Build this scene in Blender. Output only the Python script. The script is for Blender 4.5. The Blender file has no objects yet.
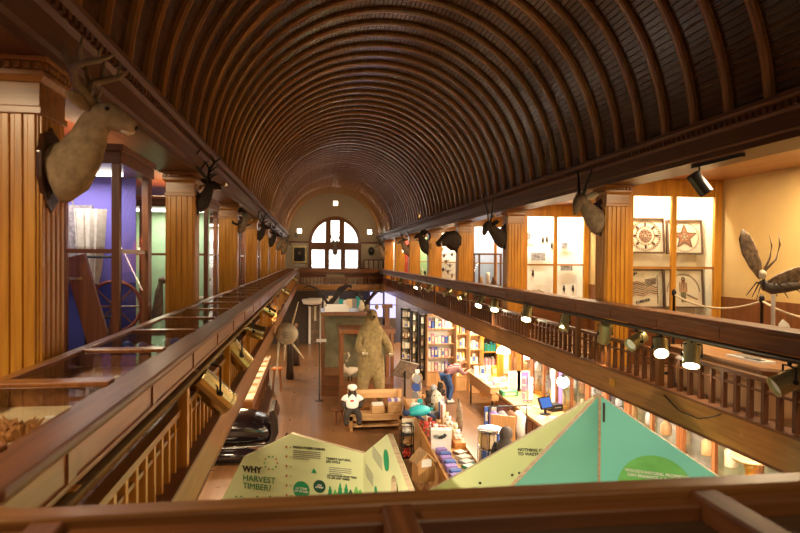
import bpy, bmesh, math, random
from mathutils import Vector, Matrix, Euler
random.seed(7)
C = bpy.context.scene.collection
PI = math.pi
V = Vector
sc = bpy.context.scene

# ------------------------------------------------------------------ camera
TH, PT, RO, FPX = .1420, .0118, .0070, 620.0
EYE = V((0, 0, 4.6))
R0 = V((math.cos(TH), -math.sin(TH), 0))
FW = V((math.sin(TH)*math.cos(PT), math.cos(TH)*math.cos(PT), -math.sin(PT)))
U0 = R0.cross(FW)
RT = R0*math.cos(RO) + U0*math.sin(RO)
UP = -R0*math.sin(RO) + U0*math.cos(RO)
cam = bpy.data.cameras.new('camera'); cam.sensor_width = 36; cam.lens = FPX*36/800
cam.clip_start = .05; cam.clip_end = 200
camo = bpy.data.objects.new('camera', cam); C.objects.link(camo)
M = Matrix((RT, UP, -FW)).transposed().to_4x4(); M.translation = EYE
camo.matrix_world = M
cam.dof.use_dof = True; cam.dof.focus_distance = 11; cam.dof.aperture_fstop = 3.2
sc.camera = camo

def at(u, v, X=None, Y=None, Z=None):
    """surveying helper: the place on a known plane seen in a given direction"""
    d = FW + RT*((u-400)/FPX) + UP*((266.5-v)/FPX)
    if Y is not None: t = (Y-EYE.y)/d.y
    elif X is not None: t = (X-EYE.x)/d.x
    else: t = (Z-EYE.z)/d.z
    return EYE + d*t

# ------------------------------------------------------------------ materials
def nodes(name):
    m = bpy.data.materials.new(name); m.use_nodes = True
    return m, m.node_tree, m.node_tree.nodes['Principled BSDF']
def mat(name, col, rough=.5, metal=0, vary=.12, scale=8, coat=0, bump=0, emit=None, es=0, trans=0):
    m, nt, b = nodes(name)
    tc = nt.nodes.new('ShaderNodeTexCoord'); n = nt.nodes.new('ShaderNodeTexNoise')
    n.inputs['Scale'].default_value = scale; n.inputs['Detail'].default_value = 4
    nt.links.new(tc.outputs['Object'], n.inputs['Vector'])
    r = nt.nodes.new('ShaderNodeValToRGB')
    r.color_ramp.elements[0].position = .3; r.color_ramp.elements[1].position = .7
    r.color_ramp.elements[0].color = [c*(1-vary) for c in col]+[1]
    r.color_ramp.elements[1].color = [min(1, c*(1+vary)) for c in col]+[1]
    nt.links.new(n.outputs['Fac'], r.inputs['Fac']); nt.links.new(r.outputs['Color'], b.inputs['Base Color'])
    b.inputs['Roughness'].default_value = rough; b.inputs['Metallic'].default_value = metal
    b.inputs['Coat Weight'].default_value = coat; b.inputs['Coat Roughness'].default_value = .12
    if emit: b.inputs['Emission Color'].default_value = list(emit)+[1]; b.inputs['Emission Strength'].default_value = es
    if trans: b.inputs['Transmission Weight'].default_value = trans
    if bump:
        bp = nt.nodes.new('ShaderNodeBump'); bp.inputs['Strength'].default_value = bump; bp.inputs['Distance'].default_value = .02
        nt.links.new(n.outputs['Fac'], bp.inputs['Height']); nt.links.new(bp.outputs['Normal'], b.inputs['Normal'])
    return m
def wood(name, c1, c2, axis='z', rough=.35, coat=.3, scale=14, bump=.05):
    m, nt, b = nodes(name)
    tc = nt.nodes.new('ShaderNodeTexCoord'); mp = nt.nodes.new('ShaderNodeMapping')
    s = [scale]*3; s['xyz'.index(axis)] = scale*.06
    mp.inputs['Scale'].default_value = s
    n = nt.nodes.new('ShaderNodeTexNoise'); n.inputs['Scale'].default_value = 1.6; n.inputs['Detail'].default_value = 7; n.inputs['Distortion'].default_value = .6
    r = nt.nodes.new('ShaderNodeValToRGB')
    r.color_ramp.elements[0].position = .32; r.color_ramp.elements[1].position = .68
    r.color_ramp.elements[0].color = list(c1)+[1]; r.color_ramp.elements[1].color = list(c2)+[1]
    nt.links.new(tc.outputs['Object'], mp.inputs['Vector']); nt.links.new(mp.outputs['Vector'], n.inputs['Vector'])
    nt.links.new(n.outputs['Fac'], r.inputs['Fac']); nt.links.new(r.outputs['Color'], b.inputs['Base Color'])
    b.inputs['Roughness'].default_value = rough; b.inputs['Coat Weight'].default_value = coat; b.inputs['Coat Roughness'].default_value = .2
    bp = nt.nodes.new('ShaderNodeBump'); bp.inputs['Strength'].default_value = bump; bp.inputs['Distance'].default_value = .01
    nt.links.new(n.outputs['Fac'], bp.inputs['Height']); nt.links.new(bp.outputs['Normal'], b.inputs['Normal'])
    return m
def planks(name, c1, c2, c3, w=.09, L=2.2, rough=.25):
    m, nt, b = nodes(name)
    tc = nt.nodes.new('ShaderNodeTexCoord'); mp = nt.nodes.new('ShaderNodeMapping')
    mp.inputs['Rotation'].default_value = (0, 0, PI/2)
    br = nt.nodes.new('ShaderNodeTexBrick'); br.inputs['Scale'].default_value = 1
    br.inputs['Brick Width'].default_value = L; br.inputs['Row Height'].default_value = w; br.inputs['Mortar Size'].default_value = .003
    br.inputs['Color1'].default_value = list(c1)+[1]; br.inputs['Color2'].default_value = list(c2)+[1]; br.inputs['Mortar'].default_value = list(c3)+[1]
    nt.links.new(tc.outputs['Object'], mp.inputs['Vector']); nt.links.new(mp.outputs['Vector'], br.inputs['Vector'])
    n = nt.nodes.new('ShaderNodeTexNoise'); n.inputs['Scale'].default_value = 3; n.inputs['Detail'].default_value = 6
    nt.links.new(tc.outputs['Object'], n.inputs['Vector'])
    mx = nt.nodes.new('ShaderNodeMixRGB'); mx.blend_type = 'OVERLAY'; mx.inputs['Fac'].default_value = .22
    nt.links.new(br.outputs['Color'], mx.inputs['Color1']); nt.links.new(n.outputs['Fac'], mx.inputs['Color2'])
    nt.links.new(mx.outputs['Color'], b.inputs['Base Color'])
    rr = nt.nodes.new('ShaderNodeMapRange'); rr.inputs['To Min'].default_value = rough-.06; rr.inputs['To Max'].default_value = rough+.14
    nt.links.new(n.outputs['Fac'], rr.inputs['Value']); nt.links.new(rr.outputs['Result'], b.inputs['Roughness'])
    return m
def glass(name, tint=(1, 1, 1), refl=.08):
    m = bpy.data.materials.new(name); m.use_nodes = True; nt = m.node_tree
    nt.nodes.remove(nt.nodes['Principled BSDF'])
    t = nt.nodes.new('ShaderNodeBsdfTransparent'); t.inputs['Color'].default_value = list(tint)+[1]
    g = nt.nodes.new('ShaderNodeBsdfGlossy'); g.inputs['Roughness'].default_value = .02
    f = nt.nodes.new('ShaderNodeFresnel'); f.inputs['IOR'].default_value = 1.45
    ma = nt.nodes.new('ShaderNodeMath'); ma.operation = 'MULTIPLY'; ma.inputs[1].default_value = .8
    mx = nt.nodes.new('ShaderNodeMixShader')
    ge = nt.nodes.new('ShaderNodeNewGeometry'); sb = nt.nodes.new('ShaderNodeMath'); sb.operation = 'SUBTRACT'; sb.inputs[0].default_value = .6
    m3 = nt.nodes.new('ShaderNodeMath'); m3.operation = 'MULTIPLY'; m3.inputs[1].default_value = .6; nt.links.new(ge.outputs['Backfacing'], m3.inputs[0]); nt.links.new(m3.outputs[0], sb.inputs[1]); nt.links.new(sb.outputs[0], ma.inputs[1])
    nt.links.new(f.outputs['Fac'], ma.inputs[0]); nt.links.new(ma.outputs[0], mx.inputs[0])
    nt.links.new(t.outputs[0], mx.inputs[1]); nt.links.new(g.outputs[0], mx.inputs[2])
    nt.links.new(mx.outputs[0], nt.nodes['Material Output'].inputs[0])
    return m
def emis(name, col, s):
    m = bpy.data.materials.new(name); m.use_nodes = True; nt = m.node_tree
    nt.nodes.remove(nt.nodes['Principled BSDF'])
    e = nt.nodes.new('ShaderNodeEmission'); e.inputs['Color'].default_value = list(col)+[1]; e.inputs['Strength'].default_value = s
    nt.links.new(e.outputs[0], nt.nodes['Material Output'].inputs[0]); return m

OAK = wood('golden_oak', (.46, .185, .014), (.70, .33, .035), 'z')
OAKY = wood('golden_oak_long', (.27, .11, .025), (.43, .19, .05), 'y')
OAKX = wood('golden_oak_cross', (.31, .125, .020), (.50, .225, .045), 'x')
MAH = wood('mahogany_long', (.10, .032, .010), (.22, .078, .022), 'y', rough=.46, coat=.05)
MAHX = wood('mahogany_cross', (.12, .038, .011), (.24, .088, .024), 'x', rough=.42, coat=.15)
MAHZ = wood('mahogany_upright', (.13, .042, .012), (.25, .092, .026), 'z', rough=.35)
RED = wood('cherry_long', (.22, .070, .014), (.37, .138, .030), 'y', rough=.3, coat=.4)
REDX = wood('cherry_cross', (.22, .070, .014), (.37, .138, .030), 'x', rough=.3, coat=.4)
REDZ = wood('cherry_upright', (.19, .062, .018), (.33, .12, .04), 'z', rough=.35)
VAULT = wood('vault_boards', (.036, .013, .004), (.075, .029, .008), 'y', rough=.25, coat=.4, bump=.02)
RIBM = wood('vault_ribs', (.25, .108, .028), (.43, .205, .055), 'z', rough=.28, coat=.8)
BEAM = wood('dark_beam', (.08, .027, .008), (.13, .048, .014), 'y', rough=.5, coat=.04)
SOFF = wood('soffit_boards', (.34, .14, .036), (.50, .225, .065), 'y', rough=.4)
FLOOR = planks('old_floor_boards', (.17, .077, .031), (.225, .103, .042), (.08, .035, .014), w=.12, rough=.27)
GFLOOR = planks('gallery_floor_boards', (.20, .10, .05), (.28, .14, .07), (.06, .03, .015))
PINE = wood('pale_pine', (.50, .27, .11), (.68, .42, .19), 'x', rough=.5, coat=.1)
PINEZ = wood('pale_pine_upright', (.50, .25, .09), (.68, .38, .15), 'z', rough=.5, coat=.1)
PLY = wood('plywood_edge', (.50, .36, .22), (.72, .58, .40), 'x', rough=.7, coat=0, scale=30)
YEL = mat('yellow_plaster', (.66, .47, .19), .8, vary=.05, scale=3)
TYM = mat('tympanum_plaster', (.40, .29, .17), .85, vary=.05, scale=1)
CREAM = mat('cream_plaster', (.66, .54, .36), .8, vary=.05, scale=2)
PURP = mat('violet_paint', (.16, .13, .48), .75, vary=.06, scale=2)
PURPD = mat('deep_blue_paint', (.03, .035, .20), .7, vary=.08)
GREENP = mat('pale_green_paint', (.42, .62, .36), .75, vary=.06)
WHITEP = mat('white_paint', (.80, .77, .70), .7, vary=.03)
BLUEP = mat('pale_blue_paint', (.46, .58, .78), .7, vary=.08, scale=3)
REDP = mat('red_paint', (.48, .05, .025), .6)
CASEW = mat('case_cream_lining', (.80, .70, .50), .75, vary=.03)
BLACK = mat('black_metal', (.014, .013, .013), .4, .3)
DARK = mat('dark_brown_wood', (.035, .018, .010), .5)  # plain dark brown with slight random variation
GLOSSB = mat('black_lacquer', (.012, .007, .009), .12, coat=1, vary=.2)
BRASS = mat('brushed_brass', (.62, .53, .27), .26, 1, vary=.08)
OLIVE = mat('aged_brass', (.48, .45, .24), .32, .75, vary=.1)
PIPEM = mat('dark_iron_pipe', (.10, .085, .07), .35, .7)
STEEL = mat('polished_steel', (.55, .55, .55), .22, 1)
GLASS = glass('clear_glass')
GLASSG = glass('faint_green_glass', (.93, .97, .95))
LIME = mat('pale_lime_paint', (.76, .84, .48), .6, vary=.03, scale=2)
TEAL = mat('teal_paint', (.12, .50, .38), .6, vary=.03, scale=2)
MINT = mat('mint_paint', (.19, .63, .54), .6, vary=.03, scale=2)
INK = mat('black_ink', (.02, .022, .018), .7)
GINK = mat('green_ink', (.03, .22, .07), .7)
GDISC = mat('green_print', (.015, .32, .13), .7)
DDISC = mat('dark_green_print', (.008, .09, .05), .7)
LGREEN = mat('leaf_green_print', (.16, .52, .13), .7)
PINK = mat('soft_red_print', (.55, .18, .09), .7)
WHITE = mat('white_paper', (.85, .83, .78), .7, vary=.02)
CARD = mat('cream_card', (.78, .70, .52), .7, vary=.05)
GREY = mat('mid_grey', (.25, .24, .23), .6)
FUR = mat('deer_fur', (.38, .27, .15), .9, vary=.28, scale=16, bump=.4)
FURD = mat('dark_fur', (.035, .024, .018), .9, vary=.3, scale=18, bump=.4)
FURG = mat('grey_brown_fur', (.23, .17, .115), .9, vary=.3, scale=14, bump=.4)
BEARF = mat('golden_bear_fur', (.26, .185, .078), .95, vary=.26, scale=9, bump=.7)
HORN = mat('antler_bone', (.27, .20, .11), .5, vary=.3, scale=20)
HORNB = mat('black_horn', (.02, .016, .014), .35)
PALE = mat('pale_fur', (.72, .62, .46), .9, vary=.1)
BONE = mat('pale_bone', (.66, .58, .42), .6, vary=.12)
SKIN = mat('skin', (.55, .30, .20), .55, vary=.05)
BEADS = [mat('goods_'+n, c, .55, vary=.15, scale=30) for n, c in (
    ('white', (.80, .78, .74)), ('red', (.55, .05, .035)), ('blue', (.06, .13, .48)), ('violet', (.30, .20, .58)),
    ('tan', (.55, .34, .16)), ('brown', (.20, .09, .04)), ('green', (.05, .30, .12)), ('teal', (.02, .38, .42)),
    ('yellow', (.75, .52, .08)), ('pink', (.75, .30, .42)), ('grey', (.30, .31, .33)), ('cream', (.76, .66, .45)))]
GN = ['white', 'red', 'blue', 'violet', 'tan', 'brown', 'green', 'teal', 'yellow', 'pink', 'grey', 'cream']
GC = dict(zip(GN, BEADS))
DAY = emis('daylit_window_glass', (1, .97, .90), 2.6)
DAYV = emis('violet_lit_screen', (.62, .58, 1.0), 1.1)
BULB = emis('warm_lamp_glow', (1, .90, .72), 40)
BULBS = emis('soft_lamp_glow', (1, .82, .58), 9)
PANEL = emis('case_light_tube', (1, .93, .80), 4)

# ------------------------------------------------------------------ mesh builder
class MB:
    def __init__(s): s.v = []; s.f = []; s.mi = []; s.m = 0
    def add(s, vs, fs):
        o = len(s.v); s.v += [tuple(x) for x in vs]; s.f += [tuple(i+o for i in f) for f in fs]; s.mi += [s.m]*len(fs); return s
    def box(s, a, b, rot=None, c=None):
        """corner a to corner b; optional rotation about c"""
        x0, y0, z0 = a; x1, y1, z1 = b
        vs = [V(p) for p in ((x0,y0,z0),(x1,y0,z0),(x1,y1,z0),(x0,y1,z0),(x0,y0,z1),(x1,y0,z1),(x1,y1,z1),(x0,y1,z1))]
        if rot is not None:
            c = V(c) if c is not None else (V(a)+V(b))/2
            vs = [rot @ (p-c)+c for p in vs]
        return s.add(vs, [(0,3,2,1),(4,5,6,7),(0,1,5,4),(1,2,6,5),(2,3,7,6),(3,0,4,7)])
    def cbox(s, c, d, rot=None):
        c = V(c); d = V(d)/2; return s.box(c-d, c+d, rot)
    def frustum(s, c, w0, w1, h):
        (a, b), (p, q) = w0, w1; x, y, z = c
        return s.add([(x-a,y-b,z),(x+a,y-b,z),(x+a,y+b,z),(x-a,y+b,z),(x-p,y-q,z+h),(x+p,y-q,z+h),(x+p,y+q,z+h),(x-p,y+q,z+h)],
                     [(0,3,2,1),(4,5,6,7),(0,1,5,4),(1,2,6,5),(2,3,7,6),(3,0,4,7)])
    def loft(s, pts, rad, n=10, up=(0, 0, 1), caps=True, axis=None):
        """elliptic rings along a path; rad entries are r or (side, up)"""
        pts = [V(p) for p in pts]; vs = []; k = len(pts)
        for i, p in enumerate(pts):
            t = (pts[min(i+1, k-1)]-pts[max(i-1, 0)]).normalized()
            if axis is not None: t = V(axis)
            u = V(up)
            if abs(t.dot(u)) > .97: u = V((1, 0, 0)) if abs(t.x) < .9 else V((0, 1, 0))
            sd = t.cross(u).normalized(); uu = sd.cross(t).normalized()
            r = rad[i] if isinstance(rad, (list, tuple)) else rad
            ra, rb = r if isinstance(r, tuple) else (r, r)
            for j in range(n):
                a = 2*PI*j/n; vs.append(p+sd*(ra*math.cos(a))+uu*(rb*math.sin(a)))
        fs = [(i*n+j, i*n+(j+1) % n, (i+1)*n+(j+1) % n, (i+1)*n+j) for i in range(k-1) for j in range(n)]
        if caps: fs += [tuple(range(n))[::-1], tuple((k-1)*n+j for j in range(n))]
        return s.add(vs, fs)
    def bar(s, p, q, r, n=8): return s.loft([p, q], r, n)
    def lathe(s, prof, c=(0, 0, 0), n=20, axis='z'):
        vs = []; k = len(prof)
        for r, h in prof:
            for j in range(n):
                a = 2*PI*j/n; x, y = r*math.cos(a), r*math.sin(a)
                vs.append((c[0]+x, c[1]+y, c[2]+h) if axis == 'z' else (c[0]+h, c[1]+x, c[2]+y) if axis == 'x' else (c[0]+x, c[1]+h, c[2]+y))
        fs = [(i*n+j, i*n+(j+1) % n, (i+1)*n+(j+1) % n, (i+1)*n+j) for i in range(k-1) for j in range(n)]
        fs += [tuple(range(n))[::-1], tuple((k-1)*n+j for j in range(n))]
        return s.add(vs, fs)
    def ball(s, c, r, n=12, m=8):
        r = V(r) if isinstance(r, (tuple, list, Vector)) else V((r, r, r)); c = V(c)
        vs = [c+V((0, 0, -r.z))]
        for i in range(1, m):
            ph = -PI/2+PI*i/m
            vs += [c+V((r.x*math.cos(ph)*math.cos(2*PI*j/n), r.y*math.cos(ph)*math.sin(2*PI*j/n), r.z*math.sin(ph))) for j in range(n)]
        vs.append(c+V((0, 0, r.z))); L = len(vs)-1
        fs = [(0, 1+(j+1) % n, 1+j) for j in range(n)]
        for i in range(m-2):
            fs += [(1+i*n+j, 1+i*n+(j+1) % n, 1+(i+1)*n+(j+1) % n, 1+(i+1)*n+j) for j in range(n)]
        fs += [(L, 1+(m-2)*n+j, 1+(m-2)*n+(j+1) % n) for j in range(n)]
        return s.add(vs, fs)
    def prism(s, poly, O, A, B, t):
        """polygon (a,b) in plane O + a A + b B, thickness t along A x B"""
        O, A, B = V(O), V(A), V(B); N = A.cross(B).normalized()*t; n = len(poly)
        vs = [O+A*a+B*b for a, b in poly]; vs += [p+N for p in vs]
        return s.add(vs, [tuple(range(n))[::-1], tuple(range(n, 2*n))]+[(i, (i+1) % n, (i+1) % n+n, i+n) for i in range(n)])
    def sweep(s, prof, path):
        """profile list of (offset vector) swept: path is list of functions giving rings already"""
        n = len(prof); return s
    def build(s, name, mats, parent=None, loc=(0, 0, 0), rz=0, smooth=False, bevel=0):
        me = bpy.data.meshes.new(name); me.from_pydata(s.v, [], s.f); me.validate()
        mats = mats if isinstance(mats, (list, tuple)) else [mats]
        for m in mats: me.materials.append(m)
        if len(mats) > 1: me.polygons.foreach_set('material_index', s.mi[:len(me.polygons)])
        bm = bmesh.new(); bm.from_mesh(me); bmesh.ops.recalc_face_normals(bm, faces=bm.faces); bm.to_mesh(me); bm.free()
        if smooth:
            for p in me.polygons: p.use_smooth = True
        o = bpy.data.objects.new(name, me); C.objects.link(o); o.location = loc; o.rotation_euler = (0, 0, rz)
        if parent: o.parent = parent
        if bevel:
            b = o.modifiers.new('bevel', 'BEVEL'); b.width = bevel; b.segments = 2; b.limit_method = 'ANGLE'
        return o
def thing(name, label, cat, loc=(0, 0, 0), rz=0, group=None):
    o = bpy.data.objects.new(name, None); C.objects.link(o); o.empty_display_size = .1
    o.location = loc; o.rotation_euler = (0, 0, rz); tag(o, label, cat, group); return o
def tag(o, label, cat, group=None, kind=None):
    o['label'] = label; o['category'] = cat
    if group: o['group'] = group
    if kind: o['kind'] = kind
    return o
def struct(o, label=None):
    o['kind'] = 'structure'
    if label: o['label'] = label
    return o
def copy_tree(o, parent=None):
    c = o.copy(); C.objects.link(c)
    if parent is not None: c.parent = parent
    for ch in [x for x in o.children]: copy_tree(ch, c)
    return c
def dup(root, loc, rz, label, group=None):
    r = copy_tree(root); r.location = loc; r.rotation_euler = (0, 0, rz); r['label'] = label
    if group: r['group'] = group
    return r
def bake(o):
    dg = bpy.context.evaluated_depsgraph_get(); me = bpy.data.meshes.new_from_object(o.evaluated_get(dg)); return me
def skin(name, verts, edges, radii, mats, parent=None, sub=2, root=0, loc=(0, 0, 0), rz=0):
    me = bpy.data.meshes.new(name); me.from_pydata(verts, edges, []); t = bpy.data.objects.new('tmp', me); C.objects.link(t)
    t.modifiers.new('skin', 'SKIN'); sv = me.skin_vertices[0].data
    for i, r in enumerate(radii):
        sv[i].radius = (r, r) if not isinstance(r, tuple) else r; sv[i].use_root = (i == root)
    sb = t.modifiers.new('sub', 'SUBSURF'); sb.levels = sub; sb.render_levels = sub
    m2 = bake(t); bpy.data.objects.remove(t)
    for m in (mats if isinstance(mats, (list, tuple)) else [mats]): m2.materials.append(m)
    for p in m2.polygons: p.use_smooth = True
    o = bpy.data.objects.new(name, m2); C.objects.link(o); o.location = loc; o.rotation_euler = (0, 0, rz)
    if parent: o.parent = parent
    return o
def merge_into(o, mb, mats=None):
    """adds builder geometry to an existing mesh object (one continuous body)"""
    bm = bmesh.new(); bm.from_mesh(o.data); base = [bm.verts.new(v) for v in mb.v]
    for f in mb.f:
        try: fc = bm.faces.new([base[i] for i in f]); fc.smooth = True
        except ValueError: pass
    bmesh.ops.recalc_face_normals(bm, faces=bm.faces); bm.to_mesh(o.data); bm.free()
def shape2d(name, polys, depth, mats, parent=None, O=(0, 0, 0), A=(1, 0, 0), B=(0, 0, 1), bevel=0):
    """filled 2-D outline with holes, given real thickness"""
    cu = bpy.data.curves.new('c', 'CURVE'); cu.dimensions = '2D'; cu.fill_mode = 'BOTH'; cu.extrude = depth/2
    for p in polys:
        sp = cu.splines.new('POLY'); sp.points.add(len(p)-1); sp.use_cyclic_u = True
        for i, (a, b) in enumerate(p): sp.points[i].co = (a, b, 0, 1)
    t = bpy.data.objects.new('t', cu); C.objects.link(t); me = bake(t); bpy.data.objects.remove(t)
    A, B = V(A).normalized(), V(B).normalized(); N = A.cross(B)
    mt = Matrix((A, B, N)).transposed().to_4x4(); mt.translation = V(O); me.transform(mt)
    for m in (mats if isinstance(mats, (list, tuple)) else [mats]): me.materials.append(m)
    o = bpy.data.objects.new(name, me); C.objects.link(o)
    if parent: o.parent = parent
    return o
def text(body, size, m, parent, O, A, B, depth=.003, align='LEFT', name='lettering', space=1.0, bold=0):
    cu = bpy.data.curves.new('t', 'FONT'); cu.body = body; cu.size = size; cu.extrude = depth; cu.align_x = align; cu.space_line = space; cu.offset = bold; cu.resolution_u = 3
    t = bpy.data.objects.new('t', cu); C.objects.link(t); me = bake(t); bpy.data.objects.remove(t)
    A, B = V(A).normalized(), V(B).normalized(); N = A.cross(B)
    mt = Matrix((A, B, N)).transposed().to_4x4(); mt.translation = V(O); me.transform(mt)
    me.materials.clear(); me.materials.append(m)
    o = bpy.data.objects.new(name, me); C.objects.link(o); o.parent = parent; return o
def area(name, loc, tgt, sx, sy, power, col=(1, .72, .42), spread=None):
    l = bpy.data.lights.new(name, 'AREA'); l.shape = 'RECTANGLE'; l.size = sx; l.size_y = sy; l.energy = power; l.color = col
    if spread: l.spread = spread
    o = bpy.data.objects.new(name, l); C.objects.link(o); o.location = loc
    o.rotation_euler = (V(tgt)-V(loc)).to_track_quat('-Z', 'Y').to_euler(); return o
def point(name, loc, power, col=(1, .70, .40), r=.06):
    l = bpy.data.lights.new(name, 'POINT'); l.energy = power; l.color = col; l.shadow_soft_size = r
    o = bpy.data.objects.new(name, l); C.objects.link(o); o.location = loc; return o
def spot(name, loc, tgt, power, ang=60, col=(1, .72, .42), r=.05, blend=.6):
    l = bpy.data.lights.new(name, 'SPOT'); l.energy = power; l.color = col; l.spot_size = math.radians(ang); l.spot_blend = blend; l.shadow_soft_size = r
    o = bpy.data.objects.new(name, l); C.objects.link(o); o.location = loc
    o.rotation_euler = (V(tgt)-V(loc)).to_track_quat('-Z', 'Y').to_euler(); return o
ORD = ['first', 'second', 'third', 'fourth', 'fifth', 'sixth', 'seventh', 'eighth', 'ninth', 'tenth', 'eleventh', 'twelfth', 'thirteenth',
       'fourteenth', 'fifteenth', 'sixteenth', 'seventeenth', 'eighteenth', 'nineteenth', 'twentieth']
def ordn(i):
    if i < 20: return ORD[i]
    t = ['twenty', 'thirty', 'forty', 'fifty'][(i+1)//10-2]
    return {'twenty': 'twentieth', 'thirty': 'thirtieth', 'forty': 'fortieth'}[t] if (i+1) % 10 == 0 else t+'-'+ORD[(i+1) % 10-1]

# ------------------------------------------------------------------ the hall's main measures
XL, XR, XC, RAD = -1.464, 4.136, 1.336, 2.80
ZS, ZV = 6.08, 5.90          # rib feet and vault centre
YF, YB = 38.7, -3.6          # far wall and wall behind
GF = 3.10                    # gallery floor
WLX, WRX = -3.45, 6.05       # gallery outer walls
LX, RX = -.75, 3.85          # inner edges of the rails
RAILZ = 4.6-.568
FXL, FXR = -.82, 3.92        # fascia planes
YN, YE = 1.50, 35.0          # well ends
SOF = 5.80
COLY_L = [3.77+4.47*k for k in range(8)]
COLY_R = [4.0+4.45*k for k in range(8)]
RIB = .556

# ------------------------------------------------------------------ vault
b = MB(); NB = 120; prof = []
for i in range(NB):
    a0, a1 = PI*i/NB, PI*(i+1)/NB; g = (a1-a0)*.09
    prof += [(RAD+.010, a0), (RAD, a0+g), (RAD, a1-g)]
prof.append((RAD+.010, PI))
vs = []
for y in (YB, YF+.3): vs += [(XC+r*math.cos(a), y, ZV+r*math.sin(a)) for r, a in prof]
n = len(prof); b.add(vs, [(i, i+1, n+i+1, n+i) for i in range(n-1)])
ceiling = struct(b.build('ceiling', VAULT))
def rib_mesh(w, name):
    b = MB(); h = w/2
    pf = [(-h, -.01), (-h, .040), (-h*.72, .055), (-h*.38, .044), (-h*.2, .060), (h*.2, .060), (h*.38, .044), (h*.72, .055), (h, .040), (h, -.01)]
    S = 56; k = len(pf); vs = []
    for i in range(S+1):
        a = math.radians(3.7)+(PI-math.radians(7.4))*i/S
        vs += [(XC+(RAD-d)*math.cos(a), y, ZV+(RAD-d)*math.sin(a)) for y, d in pf]
    b.add(vs, [(i*k+j, i*k+j+1, (i+1)*k+j+1, (i+1)*k+j) for i in range(S) for j in range(k-1)])
    return b.build(name, RIBM, ceiling)
r1 = rib_mesh(.095, 'rib'); r2 = rib_mesh(.155, 'rib')
y0 = 8.45; first = {1: r1, 2: r2}; used = {1: 0, 2: 0}
k = -20
while True:
    y = y0+RIB*k
    if y > YF-.1: break
    if y > .6:
        w = 2 if k % 8 == 0 else 1
        if not used[w]: o = first[w]; used[w] = 1
        else: o = first[w].copy(); C.objects.link(o)
        o.location.y = y
    k += 1

# entablatures, one each side
def entablature(s, name):
    f = (lambda x: XC+s*(x-XC))          # mirror about the nave axis
    b = MB()
    pf = [(4.56, 5.67), (4.10, 5.67), (4.10, 5.73), (4.075, 5.75), (4.075, 5.90), (4.045, 5.925), (4.045, 5.985), (4.0, 6.02), (4.0, 6.06), (4.10, 6.085), (4.56, 6.085)]
    b.prism([(f(x), z) for x, z in pf], (0, YF, 0), (1, 0, 0), (0, 0, 1), YF-YB)
    o = struct(b.build(name, BEAM))
    d = MB(); y = 1.0
    while y < YF:
        d.box((min(f(4.05), f(4.018)), y, 5.935), (max(f(4.05), f(4.018)), y+.045, 5.98)); y += .09
    d.build('dentil_moulding', BEAM, o)
entablature(1, 'trim_1'); entablature(-1, 'trim_2')

# ------------------------------------------------------------------ shell
def slab(name, a, bb, m, **k): return struct(MB().box(a, bb).build(name, m, **k))
slab('floor', (-4.2, YB, -.1), (7.2, YF+.4, 0), FLOOR)
slab('floor_left', (WLX-.1, YN-.05, 2.86), (FXL-.02, YE, GF), GFLOOR)
slab('floor_right', (FXR+.02, YN-.05, 2.86), (WRX+.1, YE, GF), GFLOOR)
slab('floor_far', (WLX-.1, YE, 2.86), (WRX+.1, YF, GF), GFLOOR)
slab('floor_near', (WLX-.1, YB, 2.86), (WRX+.1, YN-.05, GF), GFLOOR)
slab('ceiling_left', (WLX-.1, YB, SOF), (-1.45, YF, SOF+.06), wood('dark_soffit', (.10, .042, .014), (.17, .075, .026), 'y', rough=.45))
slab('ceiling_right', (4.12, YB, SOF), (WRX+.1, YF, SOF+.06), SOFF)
slab('wall_left', (WLX-.15, YB, GF), (WLX, YF, SOF), PURP)
slab('wall_right', (WRX, YB, GF), (WRX+.15, YF, SOF), YEL)
slab('baseboard_right', (WRX-.03, YB, GF), (WRX, YF, 4.08), MAHZ)
slab('baseboard_left', (WLX, YB, GF), (WLX+.03, YF, 4.30), PURPD)
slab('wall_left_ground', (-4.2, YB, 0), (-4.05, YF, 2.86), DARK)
slab('wall_right_ground', (7.0, YB, 0), (7.15, YF, 2.86), OAK)
slab('wall_near', (-4.3, YB-.15, 0), (7.3, YB, 9), MAHZ)
# fascias of the gallery
for nm, a, bb in (('trim_3', (FXL-.03, YN, 2.84), (FXL, YE, 3.15)), ('trim_4', (FXR, YN, 2.84), (FXR+.03, YE, 3.15))):
    o = slab(nm, a, bb, OAKY)
    x0, x1 = (FXL-.16, FXL+.015) if a[0] < 0 else (FXR-.015, FXR+.16)
    MB().box((x0, YN, 3.15), (x1, YE, 3.175)).build('sill', MAH, o)
    MB().box((a[0]-.004, YN, 2.825), (bb[0]+.004, YE, 2.85)).build('bead', MAH, o)
o = slab('trim_5', (FXL, YE-.03, 2.84), (FXR, YE-.002, 3.15), OAKX); o = slab('trim_6', (FXL, YN-.05, 2.84), (FXR, YN-.02, 3.15), OAKX)

# far wall with its great arched window
W = lambda u, v: at(u, v, Y=YF)
ax = at(335, 240, Y=YF).x; zsill = W(335, 272).z; zspr = W(335, 243).z; zb0, zb1 = W(335, 250).z, W(335, 242.5).z
RO_ = 1.62; RG = 1.42
def arc(cx, cz, r, a0, a1, n=24): return [(cx+r*math.cos(math.radians(a0+(a1-a0)*i/n)), cz+r*math.sin(math.radians(a0+(a1-a0)*i/n))) for i in range(n+1)]
outer = [(-4.2, 0), (7.15, 0), (7.15, 9), (-4.2, 9)]
hole = [(ax+RO_, zsill)]+arc(ax, zspr, RO_, 0, 180)+[(ax-RO_, zsill)]
wf = struct(shape2d('wall_far', [outer, hole], .2, CREAM, None, (0, YF+.1, 0)))
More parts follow.
